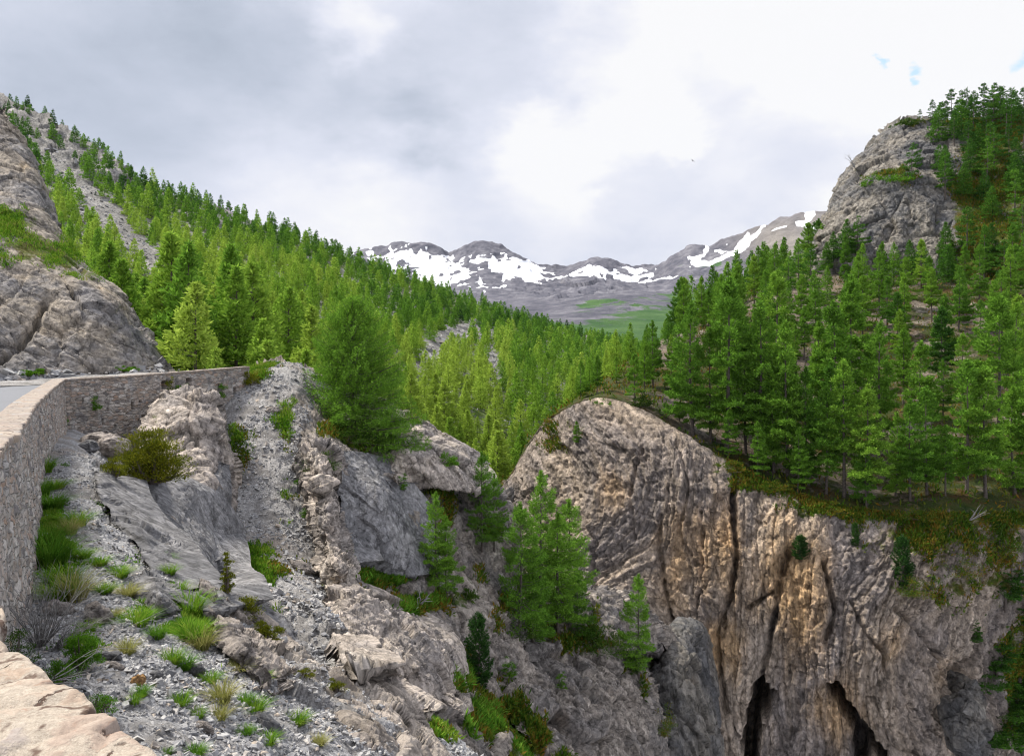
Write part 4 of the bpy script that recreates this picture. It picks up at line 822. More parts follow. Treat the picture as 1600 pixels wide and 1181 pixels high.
boulder('flat grey slate lying below the leafy green shrub', 172, 1028, 34, 16, ['bank'], M['grey'], 18, -.1)
boulder('thin brown stone sliver in the near scree', 181, 1042, 30, 9, ['bank'], M['lime'], 19, -.4)
boulder('small orange stone in the near grey scree', 217, 1068, 18, 20, ['bank'], mat_rock('rust_rock', ((.30, .17, .07), (.36, .21, .09), (.40, .25, .12), (.46, .31, .17)), 4, bump=.03), 20, -.5)
boulder('grey round stone beside the small orange stone', 243, 1058, 20, 18, ['bank'], M['grey'], 21)
boulder('whitish angular block among the grass tufts', 306, 1052, 28, 22, ['bank'], M['grey'], 22, -.2)
boulder('narrow tan stone low on the near scree', 320, 1138, 28, 14, ['bank'], M['lime'], 23, -.5)
boulder('dark slate slab half buried low on the near scree', 415, 1136, 46, 24, ['bank'], M['grey'], 24, -.6)
boulder('white stone at the top of the near scree by the wall', 82, 688, 14, 9, ['bank'], M['lime'], 25)
boulder('pale stone under grass against the wall', 74, 726, 12, 10, ['bank'], M['lime'], 26)
boulder('grey stone on the crest of the near scree', 395, 975, 34, 26, ['bank'], M['lime'], 27, -.6)
boulder('cracked grey block below the crest of the near scree', 352, 1000, 40, 40, ['bank'], M['grey'], 28, -.6)
boulder('white boulder low in the pale gully by the ridge', 592, 1010, 9, 8, ['limestone_ridgelong pinkish'], M['lime'], 29)
boulder('pale boulder in a gap of the sunlit hillside forest', 448, 516, 9, 7, ['hillside'], M['lime'], 30)
# ------------------------------------------------------------------ trees
def mat_needles(name, obj=True, dry=0.):
    m, nt = newmat(name); b = NB(nt)
    a = b.n('ShaderNodeAttribute', _attribute_name='tint', _attribute_type='OBJECT' if obj else 'GEOMETRY').outputs['Fac']
    ri = b.n('ShaderNodeNewGeometry').outputs['Random Per Island']
    f = b.m('ADD', a, b.m('MULTIPLY', b.m('SUBTRACT', ri, .5), .22))
    c = b.ramp(f, [(.0, (.030, .075, .022)), (.3, (.076, .190, .026)), (.6, (.178, .350, .040)), (.85, (.32, .49, .062)), (1., (.43, .57, .09))])
    c = b.mix(1., c, b.ramp(ri, [(0., .72), (1., 1.25)]), 'MULTIPLY')
    d = b.n('ShaderNodeBsdfDiffuse', Color=c); t = b.n('ShaderNodeBsdfTranslucent', Color=c); mx = b.n('ShaderNodeMixShader', Fac=.28)
    nt.links.new(d.outputs[0], mx.inputs[1]); nt.links.new(t.outputs[0], mx.inputs[2])
    o = b.n('ShaderNodeOutputMaterial'); nt.links.new(mx.outputs[0], o.inputs[0]); return m
M['needles'] = mat_needles('larch_needles'); M['needles_mass'] = mat_needles('larch_needles_mass', False)
M['bark'] = mat_plain('larch_bark', (.075, .060, .050), (.17, .14, .12), 6., .03)
M['dead'] = mat_plain('dead_wood', (.17, .16, .15), (.33, .315, .30), 8., .01)

def leaves(pos, dirs, ll, lw, rs):
    n = len(pos); dirs = dirs/(np.linalg.norm(dirs, axis=1)[:, None]+1e-9)
    r = rs.randn(n, 3); wv = np.cross(dirs, r); wv /= np.linalg.norm(wv, axis=1)[:, None]+1e-9
    L = (ll*(.7+.6*rs.rand(n)))[:, None]; W = (lw*(.7+.6*rs.rand(n)))[:, None]*.5
    V = np.stack([pos, pos+dirs*L*.5+wv*W, pos+dirs*L, pos+dirs*L*.5-wv*W], 1).reshape(-1, 3)
    return V, np.arange(4*n).reshape(n, 4)
def conifer(seed, H, Rr, bare, nbr, N, ll, lw, shape=.85, low=.5, droop=.25, up=.35, wood=True, twigs=7, lean=.01, trunk=.013, flat=.16, gap=.0):
    rs = np.random.RandomState(seed)
    t = np.sort(rs.rand(nbr))**.95; z = (bare+(.99-bare)*t)*H
    if gap: keep = (np.sin(t*37+seed)+rs.rand(nbr)*1.4) > gap; t, z = t[keep], z[keep]; nbr = len(t)
    az = np.arange(nbr)*2.39996+rs.randn(nbr)*.5
    prof = (1-t)**shape*np.minimum(1, low+t*4.)+.05
    lob = 1+.22*np.cos(az-rs.rand()*6.28)+.12*np.cos(2*az+rs.rand()*6)
    L = Rr*prof*(.62+.55*rs.rand(nbr))*lob
    a0 = -.22+1.0*t**1.4+rs.randn(nbr)*.13
    bx, by = lean*H*rs.randn(2)
    def cx(zz): return np.stack([bx*np.sin(zz/H*2.2), by*np.sin(zz/H*2.8), zz], -1)
    def bp(i, s):
        l = L[i]; r = l*s*np.cos(a0[i]); dz = l*(s*np.sin(a0[i])-droop*s*s*(1-.5*t[i])+up*s**3.5)
        return cx(z[i])+np.stack([r*np.cos(az[i]), r*np.sin(az[i]), dz], -1)
    pr = L**1.35; pr /= pr.sum()
    i = rs.choice(nbr, N, p=pr)
    s = np.floor(rs.rand(N)**.7*twigs+.6+.5*rs.rand(N))/(twigs+.5)
    s = np.clip(s+.25*rs.rand(N)/twigs, .08, 1.)
    base = bp(i, s); tl = .42*L[i]*(1.05-s)**.7+.05*Rr
    side = np.where(rs.rand(N) < .5, 1., -1.); u = rs.rand(N)**.75
    rad = np.stack([np.cos(az[i]), np.sin(az[i]), 0*s], -1); lat = np.stack([-np.sin(az[i]), np.cos(az[i]), 0*s], -1)
    tw = rad*.62+lat*side[:, None]*.8; tw /= np.linalg.norm(tw, axis=1)[:, None]
    pos = base+tw*(tl*u)[:, None]; pos[:, 2] += -.16*tl*u*u+flat*.5*rs.randn(N)*np.minimum(.6, L[i])*.5
    dirs = tw*.8+rs.randn(N, 3)*.55+np.array([0, 0, .55])
    top = int(N*.03); k = slice(0, top)
    zz = H*(.86+.15*rs.rand(top)); pos[k] = cx(zz)+rs.randn(top, 3)*np.array([.02, .02, .01])*H*(1.01-zz/H)[:, None]*3
    lv = leaves(pos, dirs, ll, lw, rs)
    parts = [tube(cx(np.linspace(-.03*H, .97*H, 10)), H*trunk*np.linspace(1.15, .12, 10)**1., 7)]
    if wood:
        for j in range(nbr):
            ss = np.array([0., .5, 1.]); p = bp(np.full(3, j), ss); parts.append(tube(p, np.array([.045, .03, .008])*max(.35, L[j]*.35), 3))
        # bare dead twigs under the crown
        for j in range(int(26*bare)+3):
            zz = H*(.05+bare*rs.rand()); a = rs.rand()*6.28; l = Rr*(.25+.4*rs.rand())
            parts.append(tube(np.array([cx(np.array([zz]))[0], cx(np.array([zz]))[0]+l*np.array([math.cos(a), math.sin(a), -.15])]), np.array([.03, .006]), 3))
    else:
        for j in range(0, nbr, 3):
            p = bp(np.full(2, j), np.array([0., .85])); parts.append(tube(p, np.array([.06, .02]), 3))
    return join(parts), lv
def proto(name, *a, mat='needles', **k):
    (wv, wf), (lv, lf) = conifer(*a, **k)
    return (mk(name+'_trunk', wv, wf, M['bark'], link=False), mk(name+'_crown', lv, lf, M[mat], flat=True, link=False))
PR = {}
PR['gorge'] = [proto('gorge_larch', 300+i, 12., 2.8+.3*(i % 2), .06+.04*i, 120, 18000, .26, .055, shape=.72, low=.45, gap=.12, flat=.3) for i in range(4)]
PR['hill'] = [proto('hill_larch', 320+i, 12., 1.95+.28*(i % 3), [.10, .22, .16, .3, .12, .2, .26][i], 112, 12500, .34, .08, shape=.68, low=.5, gap=.12, lean=.012, flat=.3) for i in range(7)]
PR['slope'] = [proto('slope_larch', 340+i, 12., 2.7+.3*(i % 3), .03, 170, 8000, .46, .15, shape=.88, low=.8, wood=False, flat=.4) for i in range(6)]
PR['crag'] = [proto('crag_larch', 360+i, 12., 1.9+.3*(i % 2), .18+.08*(i % 3), 46, 2200, .46, .12, shape=.5, low=.6, wood=True, gap=.35, lean=.02, flat=.3) for i in range(5)]
PR['pine'] = [proto('pine', 380, 5., 1.05, .02, 90, 16000, .17, .04, shape=.5, low=.5, droop=.0, up=.6, trunk=.016)]
PR['bushy'] = [proto('bushy_larch', 390, 11.5, 5.0, .01, 420, 100000, .23, .05, shape=.66, low=.9, droop=.12, up=.25, twigs=8, trunk=.02, flat=.9)]

# which of them can be seen: a coarse depth map of the bare ground
_bx, _by = 410, 310
DM = np.full((_by, _bx), 1e9)
for k, p in PATCH.items():
    G = p['G'].reshape(-1, 3); G = G[G[:, 1] > 1]; x, y = PX(G)
    i = np.floor(x/4).astype(int)+2; j = np.floor(y/4).astype(int)+2; ok = (i >= 0) & (i < _bx) & (j >= 0) & (j < _by)
    np.minimum.at(DM, (j[ok], i[ok]), G[ok, 1])
def seen(p, H):
    for f in (1., .75, .45, .15):
        x, y = PX(p+np.array([0, 0, f*H])); i, j = int(x//4)+2, int(y//4)+2
        if 2 <= i < 402 and 2 <= j < 298 and DM[j, i] > p[1]-2.: return True
    return False
def scatter(patch, dens, spacing, seed, tries, ok, have=()):
    rs = np.random.RandomState(seed); G = PATCH[patch]['G']; nv, nu = G.shape[:2]
    a = np.linalg.norm(np.cross(np.gradient(G, axis=0), np.gradient(G, axis=1)), axis=-1)*dens
    x, y = PX(G); a = a*((x > -40) & (x < 1640) & (G[..., 1] > 3)); a = a.ravel(); a = a/a.sum()
    idx = rs.choice(nv*nu, tries, p=a); pts = G.reshape(-1, 3)[idx]+rs.randn(tries, 3)*np.array([.15, .15, 0])*1.
    out = [np.array(h) for h in have]; acc = []
    arr = np.zeros((tries+len(out), 3)); n = len(out)
    if n: arr[:n] = out
    for p in pts:
        sp = spacing(p) if callable(spacing) else spacing
        if n and (((arr[:n, :2]-p[:2])**2).sum(1).min() < sp*sp): continue
        if not ok(p): continue
        arr[n] = p; n += 1; acc.append(p)
    return acc
TREES = []      # dicts: p, H, kind, zone, tint
rs = np.random.RandomState(5)
def plant(p, H, kind, zone, tint, v=None, label=None, name='larch_tree', cat='tree', wide=1.):
    TREES.append(dict(p=np.array(p), H=H, kind=kind, zone=zone, tint=float(np.clip(tint, .02, .98)), v=v, label=label, name=name, cat=cat, wide=wide))
def plant_px(px, py, top, patches, kind, zone, tint, **k):
    p, n = ground(patches, px, py); plant(p-np.array([0, 0, .25]), (py-top)/F0*p[1], kind, zone, tint, **k)
# trees of the gorge, each by hand
GP = ['treeslope', 'midcliff', 'gorge', 'hill', 'crag']
plant_px(552, 680, 462, ['treeslope'], 'bushy', 'one', .56, label='huge bushy larch reaching to the ground at the end of the wall', wide=.98)
plant_px(684, 912, 762, ['treeslope'], 'gorge', 'one', .59, v=0, label='slender green larch on the brown ledge beside the grey cliff face')
plant_px(700, 935, 800, ['treeslope'], 'gorge', 'one', .57, v=2, label='short larch crowding the slender larch by the grey cliff face')
plant_px(660, 860, 770, ['treeslope'], 'gorge', 'one', .57, v=3, label='small larch peeping from behind the edge of the grey cliff face')
plant_px(752, 855, 700, ['treeslope'], 'gorge', 'one', .47, v=1, label='thin sparse larch with a dark bare trunk below the rock knob', wide=.8)
plant_px(775, 860, 735, ['treeslope'], 'gorge', 'one', .51, v=3, label='thin larch close behind the sparse dark trunked larch', wide=.8)
plant_px(812, 1000, 780, ['midcliff'], 'gorge', 'one', .51, v=1, label='tall olive larch at the near side of the clump on the dark cliff')
plant_px(846, 975, 732, ['midcliff'], 'gorge', 'one', .56, v=0, label='tallest light green larch of the clump on the dark cliff')
plant_px(872, 990, 800, ['midcliff'], 'gorge', 'one', .59, v=2, label='bushy green larch in the middle of the clump on the dark cliff', wide=1.15)
plant_px(890, 950, 775, ['midcliff'], 'gorge', 'one', .59, v=3, label='larch on the gorge side of the clump on the dark cliff', wide=1.1)
plant_px(835, 1010, 880, ['midcliff'], 'gorge', 'one', .47, v=2, label='low dark larch at the foot of the clump on the dark cliff', wide=1.3)
plant_px(905, 985, 890, ['midcliff'], 'gorge', 'one', .42, v=0, label='low larch at the rim of the dark cliff by the pale slab', wide=1.3)
plant_px(1000, 1055, 893, ['midcliff'], 'gorge', 'one', .57, v=2, label='lone green larch between the dark cliff and the grey rock pillar', wide=.95)
plant_px(750, 1066, 952, ['treeslope'], 'pine', 'one', .06, label='dark little stone pine on the grassy gully side', name='pine_tree')
plant_px(1066, 1175, 1140, ['midcliff', 'gorge'], 'gorge', 'one', .59, v=2, label='little bright green larch at the foot of the grey rock pillar', wide=1.3)
plant_px(1410, 912, 838, ['gorge'], 'pine', 'one', .05, label='dark green pine clinging to the mossy part of the folded cliff', name='pine_tree', wide=1.2)
plant_px(1252, 868, 832, ['gorge'], 'pine', 'one', .05, label='small dark pine in the crack at the head of the folded cliff', name='pine_tree', wide=1.9)
plant_px(1336, 850, 815, ['gorge'], 'pine', 'one', .12, label='tiny green pine under the brink of the folded cliff', name='pine_tree')
plant_px(898, 690, 655, ['gorge'], 'hill', 'one', .52, v=0, label='little larch growing from the bare dome of the folded cliff', wide=1.5)
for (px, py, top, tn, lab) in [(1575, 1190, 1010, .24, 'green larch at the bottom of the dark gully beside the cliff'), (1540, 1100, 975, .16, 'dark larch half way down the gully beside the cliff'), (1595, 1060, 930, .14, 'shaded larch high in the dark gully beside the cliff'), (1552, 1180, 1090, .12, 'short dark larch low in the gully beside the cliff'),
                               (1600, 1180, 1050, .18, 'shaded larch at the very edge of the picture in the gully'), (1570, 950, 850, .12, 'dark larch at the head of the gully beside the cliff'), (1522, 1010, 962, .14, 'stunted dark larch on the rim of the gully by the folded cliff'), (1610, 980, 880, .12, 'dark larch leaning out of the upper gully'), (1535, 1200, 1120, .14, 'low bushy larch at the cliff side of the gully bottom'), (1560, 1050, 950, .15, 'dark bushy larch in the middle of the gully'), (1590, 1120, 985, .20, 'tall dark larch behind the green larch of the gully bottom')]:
    plant_px(px, py, top, ['gorge'], 'hill', 'one', tn+.08, label=lab, wide=1.6)  # shade of the gully put into the low needle tint
HP = ['hill']
front = [(992, 630, 548), (1022, 602, 498), (1050, 606, 520), (932, 612, 550), (905, 622, 560), (962, 596, 552), (1062, 655, 560), (1085, 680, 470), (1110, 690, 510), (1135, 700, 432), (1165, 705, 520), (1185, 718, 470), (1208, 735, 560), (1232, 742, 500), (1262, 755, 570), (1292, 770, 600), (1320, 775, 560), (1355, 785, 598), (1352, 800, 692), (1400, 772, 640), (1422, 778, 620), (1448, 770, 600), (1476, 772, 660), (1512, 768, 560), (1540, 775, 570), (1585, 770, 600), (1615, 775, 550), (1135, 725, 640), (1180, 745, 655), (1245, 768, 665), (1275, 690, 500), (1300, 700, 470), (1330, 650, 430), (1370, 660, 520), (1380, 700, 500), (1440, 690, 530), (1560, 690, 460), (1590, 640, 470), (1155, 640, 470), (1215, 640, 420)]
for (px, py, top) in front: plant_px(px, py, top, HP, 'hill', 'edge', .53+.10*rs.randn()*.8)
crown = [(1436, 190, 168), (1457, 190, 152), (1475, 192, 156), (1487, 200, 137), (1502, 190, 138), (1509, 190, 134), (1521, 200, 140), (1533, 188, 128), (1552, 190, 128), (1562, 190, 132), (1578, 200, 134), (1597, 190, 134), (1612, 190, 140), (1624, 190, 130), (1540, 215, 160), (1600, 230, 170), (1575, 240, 190), (1490, 225, 170)]
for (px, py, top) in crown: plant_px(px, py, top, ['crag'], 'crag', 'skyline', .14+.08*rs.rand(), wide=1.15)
for (px, py, top) in [(1425, 288, 220), (1322, 400, 340), (1340, 400, 335), (1300, 405, 360), (1292, 420, 375), (1466, 262, 225), (1475, 400, 345), (1375, 412, 380), (1420, 425, 372), (1440, 430, 375), (1250, 455, 380), (1268, 460, 384), (1232, 470, 400), (1510, 400, 320), (1480, 440, 380)]:
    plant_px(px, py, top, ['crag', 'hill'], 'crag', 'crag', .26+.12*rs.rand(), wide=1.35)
def okf(H=12.):
    return lambda p: seen(p, H)
hx, hy = PX(PATCH['hill']['G'])
dn = np.ones(hx.shape)*sstep(870, 930, hx)*(1-.6*np.exp(-((hx-1020)/36)**2))*(1-.8*np.exp(-(((hx-1285)/16)**2+((hy-470)/60)**2)))*(1-.75*np.exp(-(((hx-1470)/20)**2+((hy-560)/70)**2)))
for p in scatter('hill', dn, 6.3, 12, 3000, okf(), [t['p'] for t in TREES]):
    x, y = PX(p); plant(p-np.array([0, 0, .3]), (8.5+5.5*rs.rand())*(1 if x > 1060 else .55), 'hill', 'hill', .54+.11*rs.randn()+(.22 if x < 1000 else 0))  # valley flank lighter, its sunlight put into the needle tint
cx_, cy_ = PX(PATCH['crag']['G'])
dn = sstep(1455, 1500, cx_)*sstep(180, 210, cy_)+.25*np.exp(-(((cx_-1330)/70)**2+((cy_-430)/25)**2))
for p in scatter('crag', dn, 4.4, 13, 800, okf(), [t['p'] for t in TREES]):
    plant(p-np.array([0, 0, .3]), 7.5+5*rs.rand(), 'crag', 'crag', .32+.10*rs.randn(), wide=1.35)
sx_, sy_ = PX(PATCH['hillside']['G']); strip, rocky = PATCH['hillside']['strip'], PATCH['hillside']['rocky']
dn = np.clip(1-1.7*strip, 0, 1)*np.clip(1-.95*rocky, 0, 1)*(.75+.4*sstep(-.25, .2, fbm(PATCH['hillside']['G']/26, 3, 41)))
_, tnoise = 0, None
for p in scatter('hillside', dn, lambda p: 3.9+p[1]*.0043, 14, 26000, okf(), [t['p'] for t in TREES]):
    x, y = PX(p); H = (5.4+7.*rs.rand()**1.4)*(1+.35*float(sstep(215, 130, p[1])))
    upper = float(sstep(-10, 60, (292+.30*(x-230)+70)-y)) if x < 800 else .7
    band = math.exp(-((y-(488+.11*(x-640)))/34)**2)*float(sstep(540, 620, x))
    tn = .79+.13*rs.randn()-.42*max(upper, band)*(.85+.3*rs.rand())+.10*float(noise(np.array([p/30]), 9)[0])  # sunlit valley and shaded ridge put into the needle tint
    tn += .14*float(sstep(520, 575, y))*float(sstep(560, 640, x))+.05  # extra sunlight on the lower valley, also only as tint
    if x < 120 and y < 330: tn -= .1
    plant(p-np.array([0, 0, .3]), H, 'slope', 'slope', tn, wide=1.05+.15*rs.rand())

# the nearest three hundred stand as trees of their own, the rest of the far wood is one mass
hand = [t for t in TREES if t['zone'] in ('one', 'edge', 'skyline')]
rest = sorted([t for t in TREES if t['zone'] not in ('one', 'edge', 'skyline')], key=lambda t: -t['H']/t['p'][1]*(1. if t['zone'] != 'crag' else 1.15))
nsolo = max(0, 300-len([t for t in hand if t['name'] == 'larch_tree']))
big = hand+[t for t in rest[:nsolo] if t['zone'] != 'slope']; solo = [t for t in rest[:nsolo] if t['zone'] == 'slope']; mass = rest[nsolo:]
ORD = 'first second third fourth fifth sixth seventh eighth ninth tenth eleventh twelfth thirteenth fourteenth fifteenth sixteenth seventeenth eighteenth nineteenth twentieth'.split()
def ordw(k): return ORD[k] if k < 20 else ('twenty-' if k < 29 else 'thirty-')+ORD[(k-20) % 10 if k < 29 else (k-30) % 10] if k not in (29,) else 'thirtieth'
def tone(t): return 'dark green' if t['tint'] < .24 else 'deep green' if t['tint'] < .36 else 'fresh green' if t['tint'] < .5 else 'light green' if t['tint'] < .68 else 'lime green'
def name_rows(lst, phrases, start, per=14):
    lst = sorted(lst, key=lambda t: t['p'][1])
    for r in range(0, len(lst), per):
        row = sorted(lst[r:r+per], key=lambda t: t['p'][0]/t['p'][1])
        for k, t in enumerate(row):
            size = 'tall' if t['H'] > 13.2 else 'short' if t['H'] < 9.3 else 'middling'
            rw = phrases[1] % ordw(r//per) if r else phrases[0]
            t['label'] = f"{size} {tone(t)} larch, {ordw(k)} from {start} {rw}"
            t['group'] = phrases[2]
name_rows([t for t in big if t['zone'] == 'edge'], ('on the brink of the folded cliff', '%s row from the brink', 'larches on the cliff edge'), 'the peaks', 20)
name_rows([t for t in big if t['zone'] == 'hill'], ('in the front row of the shady hill', '%s row up the shady hill', 'larches on the shady hill'), 'the valley')
name_rows([t for t in big if t['zone'] == 'skyline'], ('on the skyline of the crag', '%s row', 'larches on top of the crag'), "the crag's bare brow", 20)
name_rows([t for t in big if t['zone'] == 'crag'], ('along the foot of the crag', '%s row up the crag', 'larches on the crag'), "the crag's bare face")
name_rows(solo, ('in the front row of the sunny wood', '%s row of the sunny wood', 'larches on the sunny hillside'), 'the road')
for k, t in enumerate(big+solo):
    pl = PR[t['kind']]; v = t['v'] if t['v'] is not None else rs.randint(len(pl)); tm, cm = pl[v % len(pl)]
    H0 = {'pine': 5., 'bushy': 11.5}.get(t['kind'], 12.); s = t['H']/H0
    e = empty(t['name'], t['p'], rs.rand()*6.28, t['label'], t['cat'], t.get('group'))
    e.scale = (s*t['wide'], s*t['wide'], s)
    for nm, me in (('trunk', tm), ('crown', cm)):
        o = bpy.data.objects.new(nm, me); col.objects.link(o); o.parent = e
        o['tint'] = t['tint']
def mass_mesh():
    pv = []
    for i in range(6):
        (wv, wf), (lv, lf) = conifer(500+i, 12., 2.7+.2*(i % 3), .03, 130, 1700, .70, .26, shape=.92, low=.85, wood=False, twigs=5, flat=.4)
        pv.append((lv, lf, tube(np.array([[0, 0, -.4], [0, 0, 10.]]), np.array([.16, .03]), 4)))
    pv0 = []
    for i in range(6):
        (wv, wf), (lv, lf) = conifer(540+i, 12., 2.5+.25*(i % 3), .05, 150, 4200, .50, .15, shape=.85, low=.8, wood=False, flat=.4)
        pv0.append((lv, lf, tube(np.array([[0, 0, -.4], [0, 0, 10.]]), np.array([.16, .03]), 4)))
    pv2 = []
    for i in range(6):
        (wv, wf), (lv, lf) = conifer(520+i, 12., 2.7+.2*(i % 3), .03, 100, 800, 1.0, .40, shape=.92, low=.85, wood=False, twigs=4, flat=.4)
        pv2.append((lv, lf, tube(np.array([[0, 0, -.4], [0, 0, 10.]]), np.array([.16, .03]), 4)))
    Vs, Fs, Ts, o = [], [], [], 0
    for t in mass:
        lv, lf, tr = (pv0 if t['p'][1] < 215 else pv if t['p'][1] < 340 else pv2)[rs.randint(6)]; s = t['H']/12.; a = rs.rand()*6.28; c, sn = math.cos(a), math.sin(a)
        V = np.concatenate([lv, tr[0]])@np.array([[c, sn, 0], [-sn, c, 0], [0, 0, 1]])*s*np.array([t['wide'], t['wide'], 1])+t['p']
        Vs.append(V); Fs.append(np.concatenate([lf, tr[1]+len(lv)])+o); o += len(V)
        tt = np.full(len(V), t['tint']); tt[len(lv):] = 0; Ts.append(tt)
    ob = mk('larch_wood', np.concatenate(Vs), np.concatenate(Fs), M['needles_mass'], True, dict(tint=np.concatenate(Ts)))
    return tag(ob, 'larch wood covering the far hillside and the upper shady hill', 'wood', None, 'stuff')
if mass: mass_mesh()
print('TREES', len(big), len(solo), len(mass))
# ------------------------------------------------------------------ shrubs, tufts, ground cover, loose stone
def mat_cover(name, stops, trans=.25):
    m, nt = newmat(name); b = NB(nt)
    ri = b.n('ShaderNodeNewGeometry').outputs['Random Per Island']; ob = b.n('ShaderNodeTexCoord').outputs['Object']
    f = b.m('ADD', b.m('MULTIPLY', ri, .5), b.m('MULTIPLY', b.mr(b.noise(ob, .55, 4, .6), .3, .7, smooth=False), .5))
    c = b.ramp(f, stops)
    d = b.n('ShaderNodeBsdfDiffuse', Color=c); t = b.n('ShaderNodeBsdfTranslucent', Color=c); mx = b.n('ShaderNodeMixShader', Fac=trans)
    nt.links.new(d.outputs[0], mx.inputs[1]); nt.links.new(t.outputs[0], mx.inputs[2])
    o = b.n('ShaderNodeOutputMaterial'); nt.links.new(mx.outputs[0], o.inputs[0]); return m
M['grass'] = mat_cover('grass_blades', [(.1, (.05, .14, .012)), (.4, (.12, .27, .02)), (.65, (.23, .34, .035)), (.9, (.34, .31, .10))])
M['grass_lush'] = mat_cover('lush_grass_blades', [(.1, (.045, .13, .012)), (.5, (.11, .25, .022)), (.9, (.22, .34, .05))])
M['grass_dry'] = mat_cover('dry_grass_blades', [(.1, (.16, .20, .035)), (.5, (.33, .32, .10)), (.9, (.47, .41, .20))])
M['heath'] = mat_cover('heath_sprigs', [(.1, (.035, .085, .012)), (.4, (.085, .16, .016)), (.6, (.16, .17, .022)), (.76, (.26, .13, .025)), (.92, (.15, .20, .03))])
M['juniper'] = mat_cover('juniper_sprigs', [(.1, (.05, .075, .010)), (.45, (.13, .15, .014)), (.75, (.25, .25, .02)), (.95, (.31, .25, .03))])
M['leafy'] = mat_cover('shrub_leaves', [(.1, (.04, .11, .012)), (.5, (.10, .24, .018)), (.9, (.20, .36, .04))])
M['leafy_dark'] = mat_cover('dark_shrub_leaves', [(.1, (.025, .06, .012)), (.5, (.06, .12, .018)), (.9, (.13, .19, .03))])

def tuft_mesh(name, seed, n, Ln, mat, spread=.5, w=.012, out=1.15):
    rs = np.random.RandomState(seed); a = rs.rand(n)*6.283; r = Ln*spread*.5*np.sqrt(rs.rand(n)); L = Ln*(.45+.6*rs.rand(n)); k = out*(.25+.75*rs.rand(n))
    dx = np.stack([np.cos(a), np.sin(a), 0*a], -1); base = dx*r[:, None]; a2 = a+rs.randn(n)*.6; dr = np.stack([np.cos(a2), np.sin(a2), 0*a], -1)
    sd = np.stack([-np.sin(a2), np.cos(a2), 0*a], -1)*w
    rings = []
    for s, ww in ((0, 1.), (.4, .9), (.75, .6), (1., .1)):
        p = base+dr*(L*k*s**1.6)[:, None]+np.array([0, 0, 1])*(L*(s-.42*k*s*s))[:, None]
        rings += [p-sd*ww, p+sd*ww]
    V = np.stack(rings, 1); i = np.arange(n)[:, None]*8
    Fc = np.concatenate([i+np.array([[2*j, 2*j+1, 2*j+3, 2*j+2]]) for j in range(3)])
    return mk(name, V.reshape(-1, 3), Fc, M[mat], link=False)
TUFT = {'lush': [tuft_mesh('lush_tuft', 1+i, 420, 1., 'grass_lush', .8) for i in range(3)], 'green': [tuft_mesh('green_tuft', 11+i, 320, 1., 'grass', .7) for i in range(3)], 'dry': [tuft_mesh('dry_tuft', 21+i, 300, 1., 'grass_dry', .55, out=1.15) for i in range(3)]}
tl = [(64, 775, 40, 34, 'lush'), (82, 790, 50, 30, 'lush'), (70, 852, 60, 46, 'lush'), (80, 880, 70, 60, 'lush'), (100, 915, 60, 50, 'green'), (118, 936, 60, 60, 'dry'), (92, 935, 60, 40, 'green'), (120, 820, 50, 34, 'green'), (112, 832, 36, 34, 'dry'), (70, 735, 24, 34, 'green'), (88, 760, 40, 20, 'green'),
      (215, 975, 50, 36, 'green'), (225, 965, 34, 26, 'lush'), (305, 1000, 56, 40, 'green'), (318, 1012, 44, 40, 'dry'), (288, 986, 36, 30, 'lush'), (300, 960, 40, 50, 'green'), (248, 995, 30, 26, 'lush'), (165, 925, 36, 24, 'green'), (188, 900, 40, 26, 'green'), (200, 930, 44, 26, 'dry'), (158, 880, 34, 20, 'green'),
      (200, 1020, 40, 34, 'dry'), (270, 1035, 30, 34, 'green'), (288, 1045, 36, 30, 'lush'), (348, 1095, 30, 46, 'dry'), (345, 1125, 26, 34, 'dry'), (385, 1098, 26, 24, 'lush'), (400, 1110, 40, 30, 'green'), (310, 1120, 20, 24, 'green'), (285, 1100, 20, 30, 'green'), (305, 1178, 30, 26, 'lush'), (265, 1175, 16, 14, 'lush'), (385, 1145, 24, 20, 'lush'), (420, 1160, 34, 26, 'green'),
      (222, 1085, 18, 22, 'lush'), (212, 1098, 20, 20, 'green'), (330, 1065, 34, 22, 'green'), (375, 1045, 40, 22, 'dry'), (410, 1060, 30, 18, 'green'), (265, 900, 26, 24, 'green'), (248, 880, 40, 20, 'lush'), (280, 925, 30, 30, 'green'), (130, 868, 40, 18, 'green'), (465, 1130, 36, 26, 'green'), (500, 1160, 30, 20, 'dry'), (180, 960, 26, 18, 'dry'), (140, 985, 34, 24, 'green')]
items = []
for i, (px, py, wpx, hpx, kd) in enumerate(tl):
    p, n = ground(['bank'], px, py); H = hpx/F0*p[1]*1.0; items.append(dict(p=p, H=H, w=wpx/F0*p[1]/max(H, .02), kd=kd, i=i))
items.sort(key=lambda t: t['p'][1])
for r in range(0, len(items), 8):
    row = sorted(items[r:r+8], key=lambda t: t['p'][0]/t['p'][1])
    for k, t in enumerate(row):
        me = TUFT[t['kd']][t['i'] % 3]; o = bpy.data.objects.new('grass_tuft', me); col.objects.link(o)
        o.location = t['p']-np.array([0, 0, .015]); s = t['H']; ww = min(1.9, max(.9, t['w']*.8)); o.scale = (s*ww, s*ww, s); o.rotation_euler = (0, 0, rs.rand()*6.28)
        c = {'lush': 'bright green', 'green': 'green', 'dry': 'straw-coloured'}[t['kd']]
        tag(o, f"{c} grass tuft, {ordw(k)} from the wall in the {ordw(r//8)} row of the near scree", 'grass tuft', 'grass tufts on the near scree')

